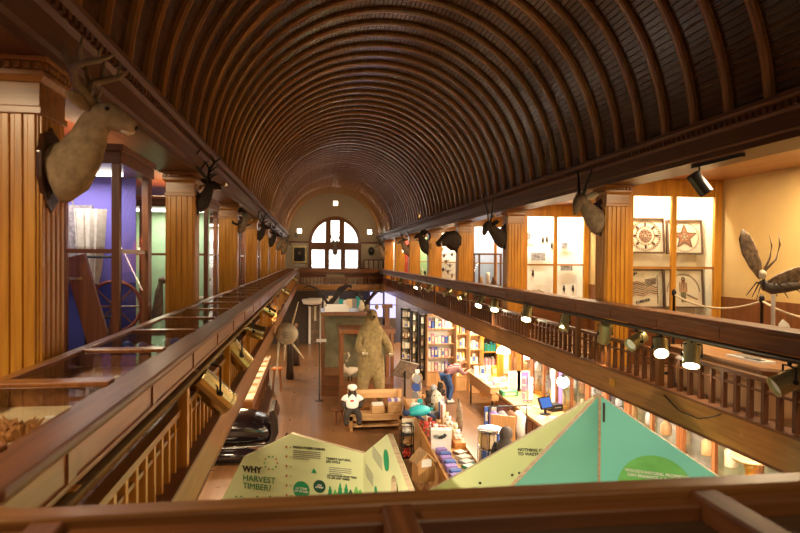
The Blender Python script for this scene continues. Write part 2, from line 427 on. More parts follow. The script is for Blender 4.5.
# taupe tympanum above the cornice line
ty = [(XC-RAD+.02, zb1)]+[(XC+(RAD-.03)*math.cos(math.radians(180-180*i/40)), ZV+(RAD-.03)*math.sin(math.radians(180-180*i/40))) for i in range(41)]+[(XC+RAD-.02, zb1)]
ho2 = [(ax+RO_, zb1)]+[p for p in arc(ax, zspr, RO_, 0, 180) if p[1] > zb1]+[(ax-RO_, zb1)]
cut = ty+[(ax+RO_, zb1)]+arc(ax, zspr, RO_, 2, 178)+[(ax-RO_, zb1)]
struct(shape2d('wall_far_tympanum', [cut], .03, TYM, None, (0, YF-.018, 0)))
o = MB().box((XC-RAD, YF-.08, zb1-.05), (ax-RO_, YF, zb1+.06)).box((ax+RO_, YF-.08, zb1-.05), (XC+RAD, YF, zb1+.06)).build('trim_7', MAHX); struct(o)
# window: arch frame, mullions, six lights
wn = thing('window_1', 'tall arched window of six lights in the far end wall', 'window', (ax, YF, 0)); wn['kind'] = 'structure'
del wn['category']
shape2d('frame', [[(RO_, zsill-.05)]+arc(0, zspr, RO_, 0, 180)+[(-RO_, zsill-.05)],
                  [(-RG, zb1)]+arc(0, zspr, RG, 180, 114, 12)[1:]+[(-.58, zb1)],
                  [(-.24*1.0-.02, zb1)]+[(-.26, zspr+math.sqrt(RG*RG-.26**2)), (.26, zspr+math.sqrt(RG*RG-.26**2))]+[(.26, zb1)],
                  [(.58, zb1)]+arc(0, zspr, RG, 66, 0, 12)[:-1]+[(RG, zb1)]] +
        [[(x0, zsill+.03), (x1, zsill+.03), (x1, zb0), (x0, zb0)] for x0, x1 in ((-RG, -.64), (-.36, .36), (.64, RG))], .16, MAHZ, wn, (0, -.02, 0))
for x0, x1, z0, z1 in ((-RG, -.36, zb1, zspr+1.45), (-.3, .3, zb1, zspr+1.45), (.36, RG, zb1, zspr+1.45), (-RG, -.5, zsill, zb0+.02), (-.45, .45, zsill, zb0+.02), (.5, RG, zsill, zb0+.02)):
    p = MB().box((x0, .10, z0), (x1, .115, z1)).build('pane', DAY, wn)
    if z1 < zspr:
        l = MB(); zz = z0+(z1-z0)*.5; l.box((x0, .06, zz-.02), (x1, .09, zz+.02)); q = (x1-x0)/4
        for i in range(-3, 5):
            for sg in (1, -1):
                pa = [(x0+q*i, z0), (x0+q*(i+2.6), zz)] if sg > 0 else [(x1-q*i, z0), (x1-q*(i+2.6), zz)]
                (ua, za), (ub, zb_) = pa
                def clip(ua, za, ub, zb_):
                    lo, hi = 0, 1; du = ub-ua
                    for lim, s_ in ((x0, 1), (x1, -1)):
                        t = (lim-ua)/du
                        if (du*s_) > 0: lo = max(lo, t)
                        else: hi = min(hi, t)
                    return (ua+du*lo, za+(zb_-za)*lo, ua+du*hi, za+(zb_-za)*hi) if lo < hi else None
                c = clip(ua, za, ub, zb_)
                if c: l.bar((c[0], .085, c[1]), (c[2], .085, c[3]), .018, 4)
        l.build('lead_lattice', GREY, p)
    elif x0 == -.3: MB().box((x0, .06, zspr+.62), (x1, .09, zspr+.66)).build('glazing_bar', MAHX, p)

# ------------------------------------------------------------------ fluted columns
def make_column(label):
    t = thing('fluted_column', label, 'column', (0, 0, 0), 0, 'fluted oak columns along the gallery')
    h = .165; b = MB()
    b.box((-h, -h, .30), (h, h, 2.30))
    for s in (-1, 1):
        for i in range(5):
            c = -h+.033+i*.066
            for (p0, p1) in (((c-.021, s*h-.014, .36), (c+.021, s*h+.014, 2.27)), ((s*h-.014, c-.021, .36), (s*h+.014, c+.021, 2.27))): b.box(p0, p1)
    b.build('shaft', OAK, t, bevel=.006)
    b = MB(); b.box((-.215, -.215, 0), (.215, .215, .22)); b.frustum((0, 0, .22), (.215, .215), (.18, .18), .08); b.build('base', OAK, t, bevel=.006)
    b = MB(); b.box((-.185, -.185, 2.27), (.185, .185, 2.31)); b.box((-.175, -.175, 2.31), (.175, .175, 2.44)); b.frustum((0, 0, 2.44), (.18, .18), (.205, .205), .03)
    b.box((-.205, -.205, 2.47), (.205, .205, 2.50)); b.box((-.19, -.19, 2.50), (.19, .19, 2.545)); b.box((-.225, -.225, 2.545), (.225, .225, 2.57))
    for s in (-1, 1):
        for i in range(8):
            c = -.17+i*.0486; b.box((c-.014, s*.20-.014, 2.505), (c+.014, s*.20+.014, 2.54)); b.box((s*.20-.014, c-.014, 2.505), (s*.20+.014, c+.014, 2.54))
    b.build('capital', OAKX, t, bevel=.004)
    return t
col0 = make_column('nearest fluted golden oak column on the left, behind the large antlered deer head')
col0.location = (XL-.165, COLY_L[0], GF)
for i, y in enumerate(COLY_L):
    if i: dup(col0, (XL-.165, y, GF), 0, '%s fluted golden oak column from the near end of the left gallery' % ordn(i))
for i, y in enumerate(COLY_R):
    if i: dup(col0, (XR+.165, y, GF), 0, ['', 'nearest visible fluted oak column on the right, carrying the black-horned antelope head'][1] if i == 1 else '%s fluted golden oak column on the right, counted from the antelope head away' % ordn(i-1))

# ------------------------------------------------------------------ railings
BALD = wood('dark_baluster', (.06, .02, .007), (.13, .045, .014), 'z', rough=.45, coat=.05)
def railing(s, name, label):
    """s=-1 left, +1 right"""
    ix = LX if s < 0 else RX; o = s
    t = thing(name, label, 'railing', (ix, 0, GF)); zc = RAILZ-GF
    X = lambda d: o*d                      # d = distance outwards from the inner edge
    bx = lambda b, d0, d1, y0, y1, z0, z1: b.box((min(X(d0), X(d1)), y0, z0), (max(X(d0), X(d1)), y1, z1))
    wcap = .143 if s < 0 else .25
    YS = YN+(.125 if s < 0 else .02)
    bx(MB(), -.012, wcap, YS, YE, zc-.035, zc).build('cap', MAH, t, bevel=.01)
    b = MB(); b.prism([(X(.0), zc-.035), (X(.02), zc-.05), (X(.035), zc-.075), (X(.09), zc-.075), (X(.09), zc-.035)] if s > 0 else
                      [(X(.0), zc-.035), (X(.09), zc-.035), (X(.09), zc-.075), (X(.035), zc-.075), (X(.02), zc-.05)], (0, YE, 0), (1, 0, 0), (0, 0, 1), YE-YS)
    b.build('moulding', RED if s < 0 else MAH, t)
    b = MB(); bx(b, .045, .075, YS, YE, zc-.195, zc-.07); bx(b, .035, .05, YS, YE, zc-.20, zc-.18)
    y = 2.2
    while y < YE: bx(b, .037, .05, y-.035, y+.035, zc-.195, zc-.07); y += 1.10
    b.build('fascia_panel', RED if s < 0 else MAH, t)
    MB().bar((X(.03), YS, zc-.232), (X(.03), YE, zc-.232), .026, 10).build('light_track', PIPEM if s > 0 else mat('brown_metal', (.22, .15, .07), .4, .6), t, smooth=True)
    b = MB(); bx(b, .12, .19, YS, YE, 3.56-GF-.03, 3.56-GF+.012); b.build('top_rail', MAH if s > 0 else OAKY, t)
    b = MB(); bx(b, .14, .17, YN, YE, 3.44-GF-.012, 3.44-GF+.012); b.build('middle_rail', MAH if s > 0 else OAKY, t)
    y = 2.2; i = 0; ys = []
    while y < YE:
        b = MB(); bx(b, .08, .142, y-.04, y+.04, 3.175-GF, zc-.076); bx(b, .02, .12, y-.03, y+.03, zc-.26, zc-.205)
        b.build('post', OAK if s < 0 else MAHZ, t); y += 2.2
    y = 1.7; nb = 0; rest = MB()
    src = None
    while y < YE-.1:
        if abs(((y-2.2+1.1) % 2.2)-1.1) > .08:
            if nb < 96:
                if src is None:
                    src = bx(MB(), .133, .177, -.022, .022, 3.175-GF, 3.56-GF-.03).build('baluster', OAK if s < 0 else BALD, t); q = src
                else: q = src.copy(); C.objects.link(q)
                q.location = (0, y, 0)
            else: bx(rest, .133, .177, y-.022, y+.022, 3.175-GF, 3.53-GF)
            nb += 1
        y += .183
    r = rest.build('balusters', OAK if s < 0 else BALD, t); r['kind'] = 'stuff'
    return t
railing(-1, 'gallery_railing', 'long dark wood railing with balusters along the left gallery')
railing(1, 'gallery_railing', 'long dark wood railing with balusters along the right gallery')
# far cross railing
t = thing('gallery_railing', 'short wooden railing crossing the far end under the arched window', 'railing', (XC, YE, GF)); zc = RAILZ-GF
MB().box((LX-XC, -.02, zc-.05), (RX-XC, .15, zc)).build('cap', MAHX, t); MB().box((LX-XC, .03, zc-.2), (RX-XC, .07, zc-.05)).build('fascia_panel', MAHX, t)
MB().box((LX-XC, .02, .42), (RX-XC, .09, .46)).build('top_rail', MAHX, t)
for i in range(23):
    x = LX-XC+.1+i*.195; MB().box((x-.022, .03, .04), (x+.022, .075, .42)).build('baluster', MAHZ, t)
# near railing: cap curving out of the left rail, with a shallow glazed case behind it
t = thing('gallery_railing', 'blurred dark wooden railing cap and shallow case across the bottom foreground', 'railing', (0, YN, GF))
cv = .12; pts = [(LX, cv)]+[(LX+cv+cv*math.cos(math.radians(a)), cv+cv*math.sin(math.radians(a))) for a in range(180, 271, 15)]
poly = [(LX-.15, -.075), (4.09, -.075), (4.09, 0)]+pts[::-1]+[(LX-.15, cv)]
MB().prism(poly, (0, 0, zc-.04), (1, 0, 0), (0, 1, 0), .042).build('cap', wood('amber_cap', (.17, .065, .014), (.32, .135, .030), 'x', rough=.42, coat=.15), t, bevel=.008)
MB().box((LX-.7, -.125, zc-.075), (4.09, -.075, zc-.02)).build('inner_moulding', MAHX, t, bevel=.008)
MB().box((LX-.7, -.75, zc-.10), (4.09, -.125, zc-.06)).build('case_lid', wood('case_lid_wood', (.045, .024, .012), (.09, .05, .026), 'x', rough=.35, coat=.25), t)
for x in (-.56, .20, .975): MB().box((x-.036, -.76, zc-.09), (x+.036, -.06, zc-.004)).build('divider', MAH, t, bevel=.006)
MB().box((LX-.7, -.76, 0), (4.09, -.70, zc-.1)).box((LX, -.06, .07), (4.09, -.03, zc-.04)).build('case_front', MAHX, t)

# ------------------------------------------------------------------ flat glazed cases along the left rail
def make_flat(label):
    L = 1.02
    t = thing('flat_display_case', label, 'display case', (0, 0, 0), 0, 'flat glazed cases along the left rail'); x0, x1 = -.52, 0
    b = MB(); b.box((x0, 0, -.30), (x1, L, -.105)).box((x0, 0, -.105), (x0+.03, L, -.01)).box((x1-.02, 0, -.105), (x1, L, -.01)).box((x0, 0, -.105), (x1, .02, -.01)).box((x0, L-.02, -.105), (x1, L, -.01))
    b.build('body', MAH, t)
    b = MB(); b.box((x0, 0, -.012), (x0+.065, L, .012)).box((x0+.065, 0, -.012), (x1, .05, .012)).box((x0+.065, L-.05, -.012), (x1, L, .012)); lf = b.build('lid_frame', RED, t, bevel=.004)
    MB().box((x0+.065, .05, -.004), (x1, L-.05, 0)).build('glass', GLASS, lf)
    return t
f0 = None; LIN = [CARD, OAKX, CARD, OAKX]
linm = [mat('case_lining_cream', (.62, .50, .30), .8), OAKX, mat('case_lining_rust', (.40, .17, .075), .8), REDX]
FXC = LX-.147
for i in range(32):
    y = 1.95+1.02*i
    lb = ('glazed flat case nearest the camera on the left, holding a shaggy brown specimen' if i == 0 else
          'flat glazed case on the left rail holding blue and violet stones' if i == 2 else '%s flat glazed case from the near end along the left rail' % ordn(i))
    if f0 is None: c = f0 = make_flat(lb); c.location = (FXC, y, RAILZ)
    else: c = copy_tree(bare); c.location = (FXC, y, RAILZ); c['label'] = lb
    if i == 0: bare = copy_tree(f0)
    MB().box((-.49, .022, -.104), (-.022, .998, -.098)).build('lining', linm[i % 4], c)
bare_ = list(bare.children_recursive)
for x in bare_: bpy.data.objects.remove(x)
bpy.data.objects.remove(bare)
# contents
b = MB()
for i in range(140):
    a = random.uniform(0, 2*PI); r = random.uniform(0, .11); p = V((r*math.cos(a), r*.8*math.sin(a), 0)); q = p+V((random.uniform(-.05, .05), random.uniform(-.05, .05), random.uniform(.02, .06)))
    b.loft([p, (p+q)/2+V((0, 0, .01)), q], [.012, .009, .003], 5)
c = at(2, 437, Z=RAILZ-.098)
tag(b.build('shaggy_specimen', mat('rust_fibre', (.34, .15, .045), .9, vary=.3), loc=(max(c.x, FXC-.44), c.y, RAILZ-.098)), 'shaggy brown fibrous specimen lying in the nearest flat glass case', 'specimen')
cards = [(60, 417, 0), (48, 427, 0), (22, 448, 0), (8, 460, 0)]
for i, (u, v, _) in enumerate(cards):
    p = at(u, v, Z=RAILZ-.096); p.x = min(max(p.x, FXC-.42), FXC-.06)
    tag(MB().box((-.055, -.016, 0), (.055, .016, .004)).build('caption_card', WHITE, loc=p, rz=.15), ['largest white caption card at the far side of the nearest flat case', 'second white caption card in the nearest flat case, below the largest', 'third white caption card in the nearest flat case, by its rail edge', 'white caption card in the nearest flat case, closest to the camera'][i], 'card', 'caption cards in the nearest case')
for i in range(14):
    y = 1.95+1.02*2+.15+random.random()*.7; x = FXC-.06-random.random()*.34
    b = MB(); r = random.uniform(.025, .05); b.ball((0, 0, r*.7), (r, r*.8, r*.75), 7, 5)
    k = ['blue', 'violet', 'grey', 'white'][i % 4]
    tag(b.build('mineral', GC[k], loc=(x, y, RAILZ-.098), rz=random.random()*3), '%s mineral stone lying in the third flat case of the left rail' % k, 'stone', 'stones in the third flat case')
for i in range(1, 22):
    for j in range(2):
        y = 1.95+1.02*i+.2+.45*j; x = FXC-.13-.2*((i+j) % 2)
        if i == 2: continue
        tag(MB().box((-.05, -.035, 0), (.05, .035, .005)).build('caption_card', WHITE if (i+j) % 2 else CARD, loc=(x, y, RAILZ-.098), rz=.1*(j-.5)), '%s caption card in the %s flat case of the left rail' % (('nearer', 'farther')[j], ordn(i)), 'card', 'caption cards in the flat cases')

# ------------------------------------------------------------------ spotlights on the rail tracks
def spotlight(u, s, axis, r, L, m, label, lit=False, power=0, drop=.12, grp=None, lm=None):
    x = LX-.03 if s < 0 else RX+.03; z = RAILZ-.232
    y = at(u, 330 if s > 0 else 380, X=x).y
    t = thing('track_spotlight', label, 'spotlight', (x, y, z), 0, grp)
    ax_ = V(axis).normalized(); c = V((0, 0, -drop-r*.6)); p0 = c-ax_*L*.55; p1 = c+ax_*L*.45
    b = MB(); b.loft([p0-ax_*.012, p0, p0+ax_*.012, p1-ax_*.03, p1-ax_*.03, p1, p1, p1-ax_*.02, p0+ax_*.03], [r*.8, r*.97, r, r, r*1.05, r*1.05, r*.93, r*.92, r*.85], 18, axis=ax_)
    b.build('can', m, t, smooth=False)
    b = MB(); sd = ax_.cross(V((0, 0, 1))).normalized()
    b.bar((0, 0, 0), (0, 0, -.05), .018, 8)
    for q in (1, -1): b.loft([V((0, 0, -.05)), V((0, 0, -.055))+sd*q*(r*1.12), c+sd*q*(r*1.12)], .009, 6); b.bar(c+sd*q*r*.9, c+sd*q*r*1.22, .02, 8)
    b.build('yoke', BLACK, t)
    b = MB(); b.loft([p1-ax_*.035, p1-ax_*.03], r*.88, 16); b.build('bulb', BULB if lit else WHITE, t)
    if power:
        q = V((x, y, z))+p1+ax_*.02; spot('spot_beam', q, q+ax_, power, 62, (1, .78, .5), .04)
    return t
LS = [(212, (.50, .42, -.62), .108, .38, .20), (237, (.55, .35, -.75), .10, .33, .17), (253, (.7, .1, -.25), .095, .32, .13), (268, (.8, .3, -.5), .08, .28, .12), (284, (.8, .3, -.6), .08, .28, .12), (294, (.7, .3, -.6), .08, .26, .12)]
for i, (u, a, r, L, dr) in enumerate(LS):
    spotlight(u, -1, a, r, L, BRASS, ['big brushed brass spotlight nearest the camera under the left rail', 'second brass spotlight from the near end of the left rail track'][i] if i < 2 else '%s brass spotlight from the near end of the left rail track' % ordn(i), power=25 if i < 4 else 0, drop=dr, grp='brass spotlights on the left rail track')
RS = [(790, (-.75, .15, -.38), .085, .30, 0), (692, (-.30, -.40, -.80), .085, .26, 1), (661, (-.30, -.62, -.52), .08, .22, 1), (636, (-.75, -.3, -.33), .08, .25, 0), (605, (.10, .45, -.85), .085, .28, 0),
      (565, (-.35, -.3, -.85), .075, .26, 0), (527, (-.3, -.45, -.75), .09, .28, 1), (495, (-.25, -.5, -.70), .085, .26, 1), (480, (-.45, -.4, -.7), .085, .28, 1), (462, (-.85, -.3, -.3), .075, .26, 0), (447, (-.9, -.2, -.25), .08, .28, 0), (429, (-.6, -.3, -.6), .08, .26, 0), (417, (-.5, -.4, -.7), .08, .26, 1), (400, (-.5, -.4, -.7), .08, .26, 0)]
for i, (u, a, r, L, lit) in enumerate(RS):
    st = ('lit brass spotlight' if lit else 'unlit brass spotlight')
    spotlight(u, 1, a, r, L, OLIVE, 'large olive brass spotlight nearest the camera under the right rail' if i == 0 else st+', %s from the near end of the right rail track' % ordn(i), lit=bool(lit), power=(34 if lit else 12) if i < 10 else 0, grp='spotlights on the right rail track')
# loose black cable drooping on the right fascia
p = [V((FXR-.012, at(665, 400, X=FXR).y, 3.10)), V((FXR-.02, at(680, 418, X=FXR).y, 3.0)), V((FXR-.02, at(700, 421, X=FXR).y, 3.0)), V((FXR-.018, at(715, 415, X=FXR).y, 3.08)), V((FXR-.012, at(722, 405, X=FXR).y, 3.13))]
tag(MB().loft([(q.x, q.y, q.z) for q in p], .007, 6).build('cable', BLACK), 'thin black cable drooping across the right gallery fascia', 'cable')
q = at(612, 382, X=FXR-.02)
o = MB().cbox((0, 0, 0), (.03, .10, .10)).build('junction_box', OAK, loc=q); tag(o, 'small wooden junction box on the right gallery fascia beside the teal board', 'box')

# black can light on a ceiling track over the right gallery
p = V((4.2, 6.27, 5.662))
t = thing('track_spotlight', 'black cylindrical can light hanging from a short ceiling track above the right case', 'spotlight', p, 0)
a = V((.55, -.12, -.75)).normalized(); b = MB(); c = V((.0, 0, -.21)); b.loft([c-a*.13, c-a*.12, c+a*.12, c+a*.13, c+a*.13, c-a*.05], [.06, .075, .075, .078, .068, .06], 18, axis=a); b.build('can', mat('gunmetal', (.08, .08, .085), .3, .8), t)
MB().loft([c+a*.10, c+a*.105], .066, 16).build('bulb', BULBS, t)
MB().bar((0, 0, 0), (0, 0, -.12), .010).build('stem', BLACK, t)
MB().box((-.02, -.70, -.03), (.02, .12, .006)).build('track', BLACK, t)
# slim bracket lamps
def arm_lamp(loc, d, label):
    t = thing('bracket_lamp', label, 'lamp', loc); d = V(d)
    MB().loft([(0, 0, 0), d*.5+V((0, 0, .06)), d], .011, 6).bar((0, 0, -.03), (0, 0, .05), .028, 8).build('arm', BRASS, t)
    MB().loft([d+V((0, -.09, .02)), d+V((0, .09, .02))], .026, 8).build('shade', BRASS, t)
arm_lamp((XL-.0+.003, 8.42, 5.52), (.34, -.1, .02), 'slim brass bracket lamp reaching out from the second left column')
arm_lamp((XR-.003, 12.75, 5.50), (-.34, -.1, .0), 'slim brass bracket lamp reaching out from the second right column')

# ------------------------------------------------------------------ animal heads on the columns
PLQ = wood('dark_plaque', (.04, .014, .006), (.09, .03, .012), 'z', rough=.2, coat=.6)
def mount(label, loc, rz, kind, fur, sc_=1.0, horn=HORN, pitch=0, name='mounted_animal_head', plaque=True, cat='mounted head', grp=None, mz=PALE, big=1):
    t = thing(name, label, cat, loc, rz, grp); t.scale = (sc_,)*3
    b = MB()
    if plaque:
        sh = [(0, -.30), (.10, -.22), (.17, -.08), (.18, .08), (.12, .20), (.04, .23), (0, .26), (-.04, .23), (-.12, .20), (-.18, .08), (-.17, -.08), (-.10, -.22)]
        b.prism(sh, (0, 0, 0), (0, 1, 0), (0, 0, 1), .03); b.build('plaque', PLQ, t, bevel=.006)
    b = MB()
    if kind == 'boar':
        b.loft([(.03, 0, 0), (.14, 0, .02), (.28, 0, .04), (.38, 0, .02), (.50, 0, -.04), (.60, 0, -.08), (.62, 0, -.085)], [(.20, .24), (.22, .25), (.19, .21), (.15, .16), (.10, .10), (.07, .07), (.03, .03)], 14)
        hd = V((.33, 0, .2)); eye = V((.40, .125, .1)); nose = V((.62, 0, -.085))
    elif kind in ('antelope', 'straight', 'curl2'):
        b.loft([(.028, 0, -.10), (.08, 0, -.08), (.18, 0, -.02), (.28, 0, .07), (.37, 0, .15), (.42, 0, .20), (.47, 0, .215), (.51, 0, .18), (.54, 0, .11), (.56, 0, .04), (.565, 0, .0)],
               [(.11, .19), (.13, .19), (.12, .16), (.10, .125), (.085, .10), (.08, .09), (.082, .092), (.074, .084), (.058, .064), (.046, .05), (.024, .026)], 16)
        hd = V((.44, 0, .26)); eye = V((.50, .062, .205)); nose = V((.575, 0, .015))
    else:
        b.loft([(.028, 0, -.04), (.06, 0, -.03), (.13, 0, .0), (.20, 0, .09), (.255, 0, .20), (.29, 0, .29), (.335, 0, .345), (.38, 0, .348), (.43, 0, .325), (.48, 0, .298), (.525, 0, .278), (.545, 0, .268)],
               [(.12, .20), (.14, .21), (.12, .185), (.098, .145), (.083, .115), (.080, .10), (.082, .095), (.078, .092), (.062, .076), (.050, .060), (.044, .050), (.024, .028)], 16)
        hd = V((.30, 0, .41)); eye = V((.385, .066, .378)); nose = V((.545, 0, .276))
    b.build('head', fur, t, smooth=True)
    for q in (1, -1):
        e = V((eye.x, eye.y*q, eye.z)); MB().ball(e, (.017, .014, .017), 8, 6).build('eye', BLACK, t, smooth=True)
        b = MB(); e0 = hd+V((-.03, .05*q, -.03))
        b.loft([e0, e0+V((-.03, .06*q, .03)), e0+V((-.06, .12*q, .05)), e0+V((-.085, .16*q, .055))], [(.026, .02), (.055, .022), (.046, .016), (.008, .005)], 8, up=(1, 0, 0)); b.build('ear', fur if kind != 'antelope' else mz, t, smooth=True)
    MB().ball(nose, (.02, .026, .02), 8, 6).build('nose', BLACK, t, smooth=True)
    if kind not in ('boar', 'antelope', 'straight', 'curl2'):
        b = MB(); b.loft([(.46, 0, .258), (.50, 0, .242), (.535, 0, .244)], [(.03, .018), (.03, .018), (.014, .01)], 8); b.build('muzzle', mz, t, smooth=True)
    for q in (1, -1):
        b = MB(); Q = lambda x, y, z: V((x, y*q, z))
        if kind == 'stag':
            b.loft([Q(.29, .035, .41), Q(.25, .07, .47), Q(.21, .12, .53), Q(.21, .17, .60), Q(.28, .20, .63), Q(.38, .19, .655), Q(.46, .16, .70)], [.034, .031, .029, .027, .024, .019, .005], 8)
            b.loft([Q(.215, .165, .58), Q(.18, .19, .66), Q(.165, .185, .75)], [.023, .018, .004], 6)
            b.loft([Q(.28, .20, .63), Q(.27, .215, .71), Q(.285, .21, .79)], [.022, .016, .004], 6)
            b.loft([Q(.37, .19, .655), Q(.385, .20, .71), Q(.40, .19, .75)], [.013, .009, .003], 6)
            b.loft([Q(.275, .05, .44), Q(.30, .06, .50), Q(.32, .055, .54)], [.013, .009, .003], 6)
        elif kind == 'antelope':
            b.loft([Q(.45, .035, .27), Q(.43, .06, .38), Q(.40, .09, .50), Q(.38, .12, .62), Q(.42, .13, .70)], [.026, .024, .02, .015, .004], 8)
        elif kind == 'straight':
            b.loft([Q(.43, .03, .27), Q(.42, .08, .48), Q(.45, .15, .74), Q(.50, .22, .98)], [.024, .021, .015, .003], 8)
        elif kind == 'curl':
            ps = [Q(.30, .04, .41)]+[Q(.20+.16*math.cos(PI*.5+i*.62), .06+.035*i, .36+.16*math.sin(PI*.5+i*.62)) for i in range(8)]
            b.loft(ps, [.045, .045, .042, .038, .034, .028, .022, .014, .004], 8)
        elif kind == 'branch':
            b.loft([Q(.29, .035, .41), Q(.24, .10, .50), Q(.20, .22, .60), Q(.24, .32, .72), Q(.34, .36, .80)], [.022, .02, .02, .016, .005], 8)
            for c0, c1 in ((Q(.22, .15, .55), Q(.36, .20, .66)), (Q(.20, .23, .61), Q(.08, .26, .76)), (Q(.235, .31, .70), Q(.16, .38, .84)), (Q(.26, .07, .46), Q(.40, .05, .52))): b.loft([c0, (c0+c1)/2+V((0, 0, .01)), c1], [.015, .011, .003], 6)
        elif kind == 'boar':
            b.loft([Q(.52, .07, -.10), Q(.56, .10, -.06), Q(.55, .11, -.01)], [.016, .012, .003], 6)
        if big != 1:
            o_ = V((.29, .04*q, .40)); b.v = [tuple(o_+(V(p)-o_)*big) for p in b.v]
        b.build('tusk' if kind == 'boar' else 'antler' if kind in ('stag', 'branch') else 'horn', horn, t, smooth=True)
    return t
GM = 'animal heads mounted on the gallery columns'
mount('large antlered brown deer head in profile on a dark plaque, nearest left column', (XL, COLY_L[0]-.05, 5.10), 0, 'stag', FUR, .86, grp=GM)
mount('small dark head with wide branching antlers on the second left column', (XL, COLY_L[1], 5.32), -.25, 'branch', FURD, .60, HORNB, grp=GM, big=1.6)
mount('small pale-faced head with thick dark curled horns on the third left column', (XL, COLY_L[2], 5.22), -.25, 'curl', FURG, .58, HORNB, grp=GM, big=1.7)
mount('dark antlered head on the fourth left column', (XL, COLY_L[3], 5.22), -.25, 'branch', FURD, .66, HORNB, grp=GM, big=1.5)
mount('dark head with upswept antlers on the fifth left column', (XL, COLY_L[4], 5.15), -.25, 'branch', FURD, .75, HORNB, grp=GM, big=1.3)
mount('grey-brown antlered head on the sixth left column, near the far portrait', (XL, COLY_L[5], 5.1), -.3, 'branch', FURG, .85, HORNB, grp=GM)
mount('grey-brown antlered deer head on the seventh left column beside the far portrait', (XL, COLY_L[6], 5.0), -.3, 'stag', FURG, .95, grp=GM)
mount('grey-brown antelope head with upright black horns on the nearest right column', (XR, COLY_R[1], 5.24), PI+.45, 'antelope', FURG, .98, HORNB, grp=GM)
mount('dark head with very long straight horns on the second right column', (XR, COLY_R[2], 5.12), PI+.35, 'straight', FURD, 1.0, HORNB, grp=GM)
mount('round black boar head on the third right column', (XR, COLY_R[3], 5.12), PI+.4, 'boar', FURD, 1.15, BONE, grp=GM)
mount('dark head with curled horns on the fourth right column', (XR, COLY_R[4], 5.05), PI+.4, 'curl', FURD, 1.1, HORNB, grp=GM)
mount('dark antlered head on the fifth right column', (XR, COLY_R[5], 5.0), PI+.4, 'branch', FURG, 1.0, HORNB, grp=GM)
mount('antlered head on the seventh right column, beside the oval portrait', (XR, COLY_R[7], 4.95), PI+.4, 'branch', FURG, 1.1, HORNB, grp=GM)
c = W(335, 245)
mount('brown animal head at the middle of the arched window beam', (c.x, YF-.10, c.z-.35), -PI/2, 'stag', FURG, 1.25, HORN, plaque=False, grp=GM)

# ------------------------------------------------------------------ glazed cross cases on the right gallery
def cross_case(k, label, lin, bright=1):
    y = COLY_R[k]-.02; x0, x1 = 4.48, 6.03
    t = thing('glazed_cross_case', label, 'display case', (x0, y, GF), 0, 'tall glazed cases between right columns and wall')
    w_ = x1-x0; zt, zm, zb = 5.545-GF, 4.50-GF, 3.72-GF; D = .62; H = SOF-GF-.005
    b = MB(); b.box((0, 0, zb), (.145, .06, H)).box((w_-.12, 0, zb), (w_, .06, H)).box((.745, .005, zb), (.825, .055, zt)).box((.145, 0, zt), (w_-.12, .06, H))
    fr = b.build('frame', OAK, t, bevel=.005)
    b = MB(); b.box((.145, .01, zm-.018), (.745, .05, zm+.018)).box((.825, .01, zm-.018), (w_-.12, .05, zm+.018)); b.build('glazing_bar', OAKX, fr)
    b = MB(); b.box((0, 0, 0), (w_, D, zb-.02)); b.box((-.01, -.02, zb-.02), (w_, D, zb)); b.build('base_cabinet', MAHX, t)
    b = MB(); b.box((.03, D-.02, zb), (w_-.02, D, H)).box((.0, .06, zb), (.03, D, H)).box((w_-.02, .06, zb), (w_, D, H)); b.build('lining', lin, t)
    MB().box((.03, .06, H-.03), (w_-.02, D-.02, H)).build('case_ceiling', WHITEP, t)
    MB().box((.12, .10, H-.075), (w_-.12, .16, H-.035)).build('light_tube', PANEL, t)
    for q0, q1 in ((.145, .745), (.825, w_-.12)): MB().box((q0, .026, zb), (q1, .032, zt)).build('glass', GLASS, fr)
    MB().box((.035, .20, zm-.006), (w_-.025, D-.02, zm+.006)).build('shelf', GLASSG if bright else GLASSG, t)
    area('case_lamp', (x0+w_/2, y+.14, SOF-.09), (x0+w_/2, y+.5, 4.0), w_*.8, .06, 26*bright, (1, .86, .66))
    return t
cross_case(1, 'glazed case nearest the antelope head, holding four framed mosaics', CASEW, 1.1)
cross_case(2, 'bright white glazed case with small photographs, beyond the antelope column', WHITEP, 1.5)
cross_case(3, 'glazed case with a pale blue interior beyond the second right column', BLUEP, 1.0)
cross_case(4, 'bright white glazed case with small mounted birds, by the boar head', WHITEP, 1.2)
cross_case(5, 'green lit glazed case beyond the fourth right column', GREENP, .9)
cross_case(6, 'glazed case with a red interior near the far end', REDP, .8)
cross_case(7, 'last glazed case on the right gallery beside the far wall', CASEW, .9)

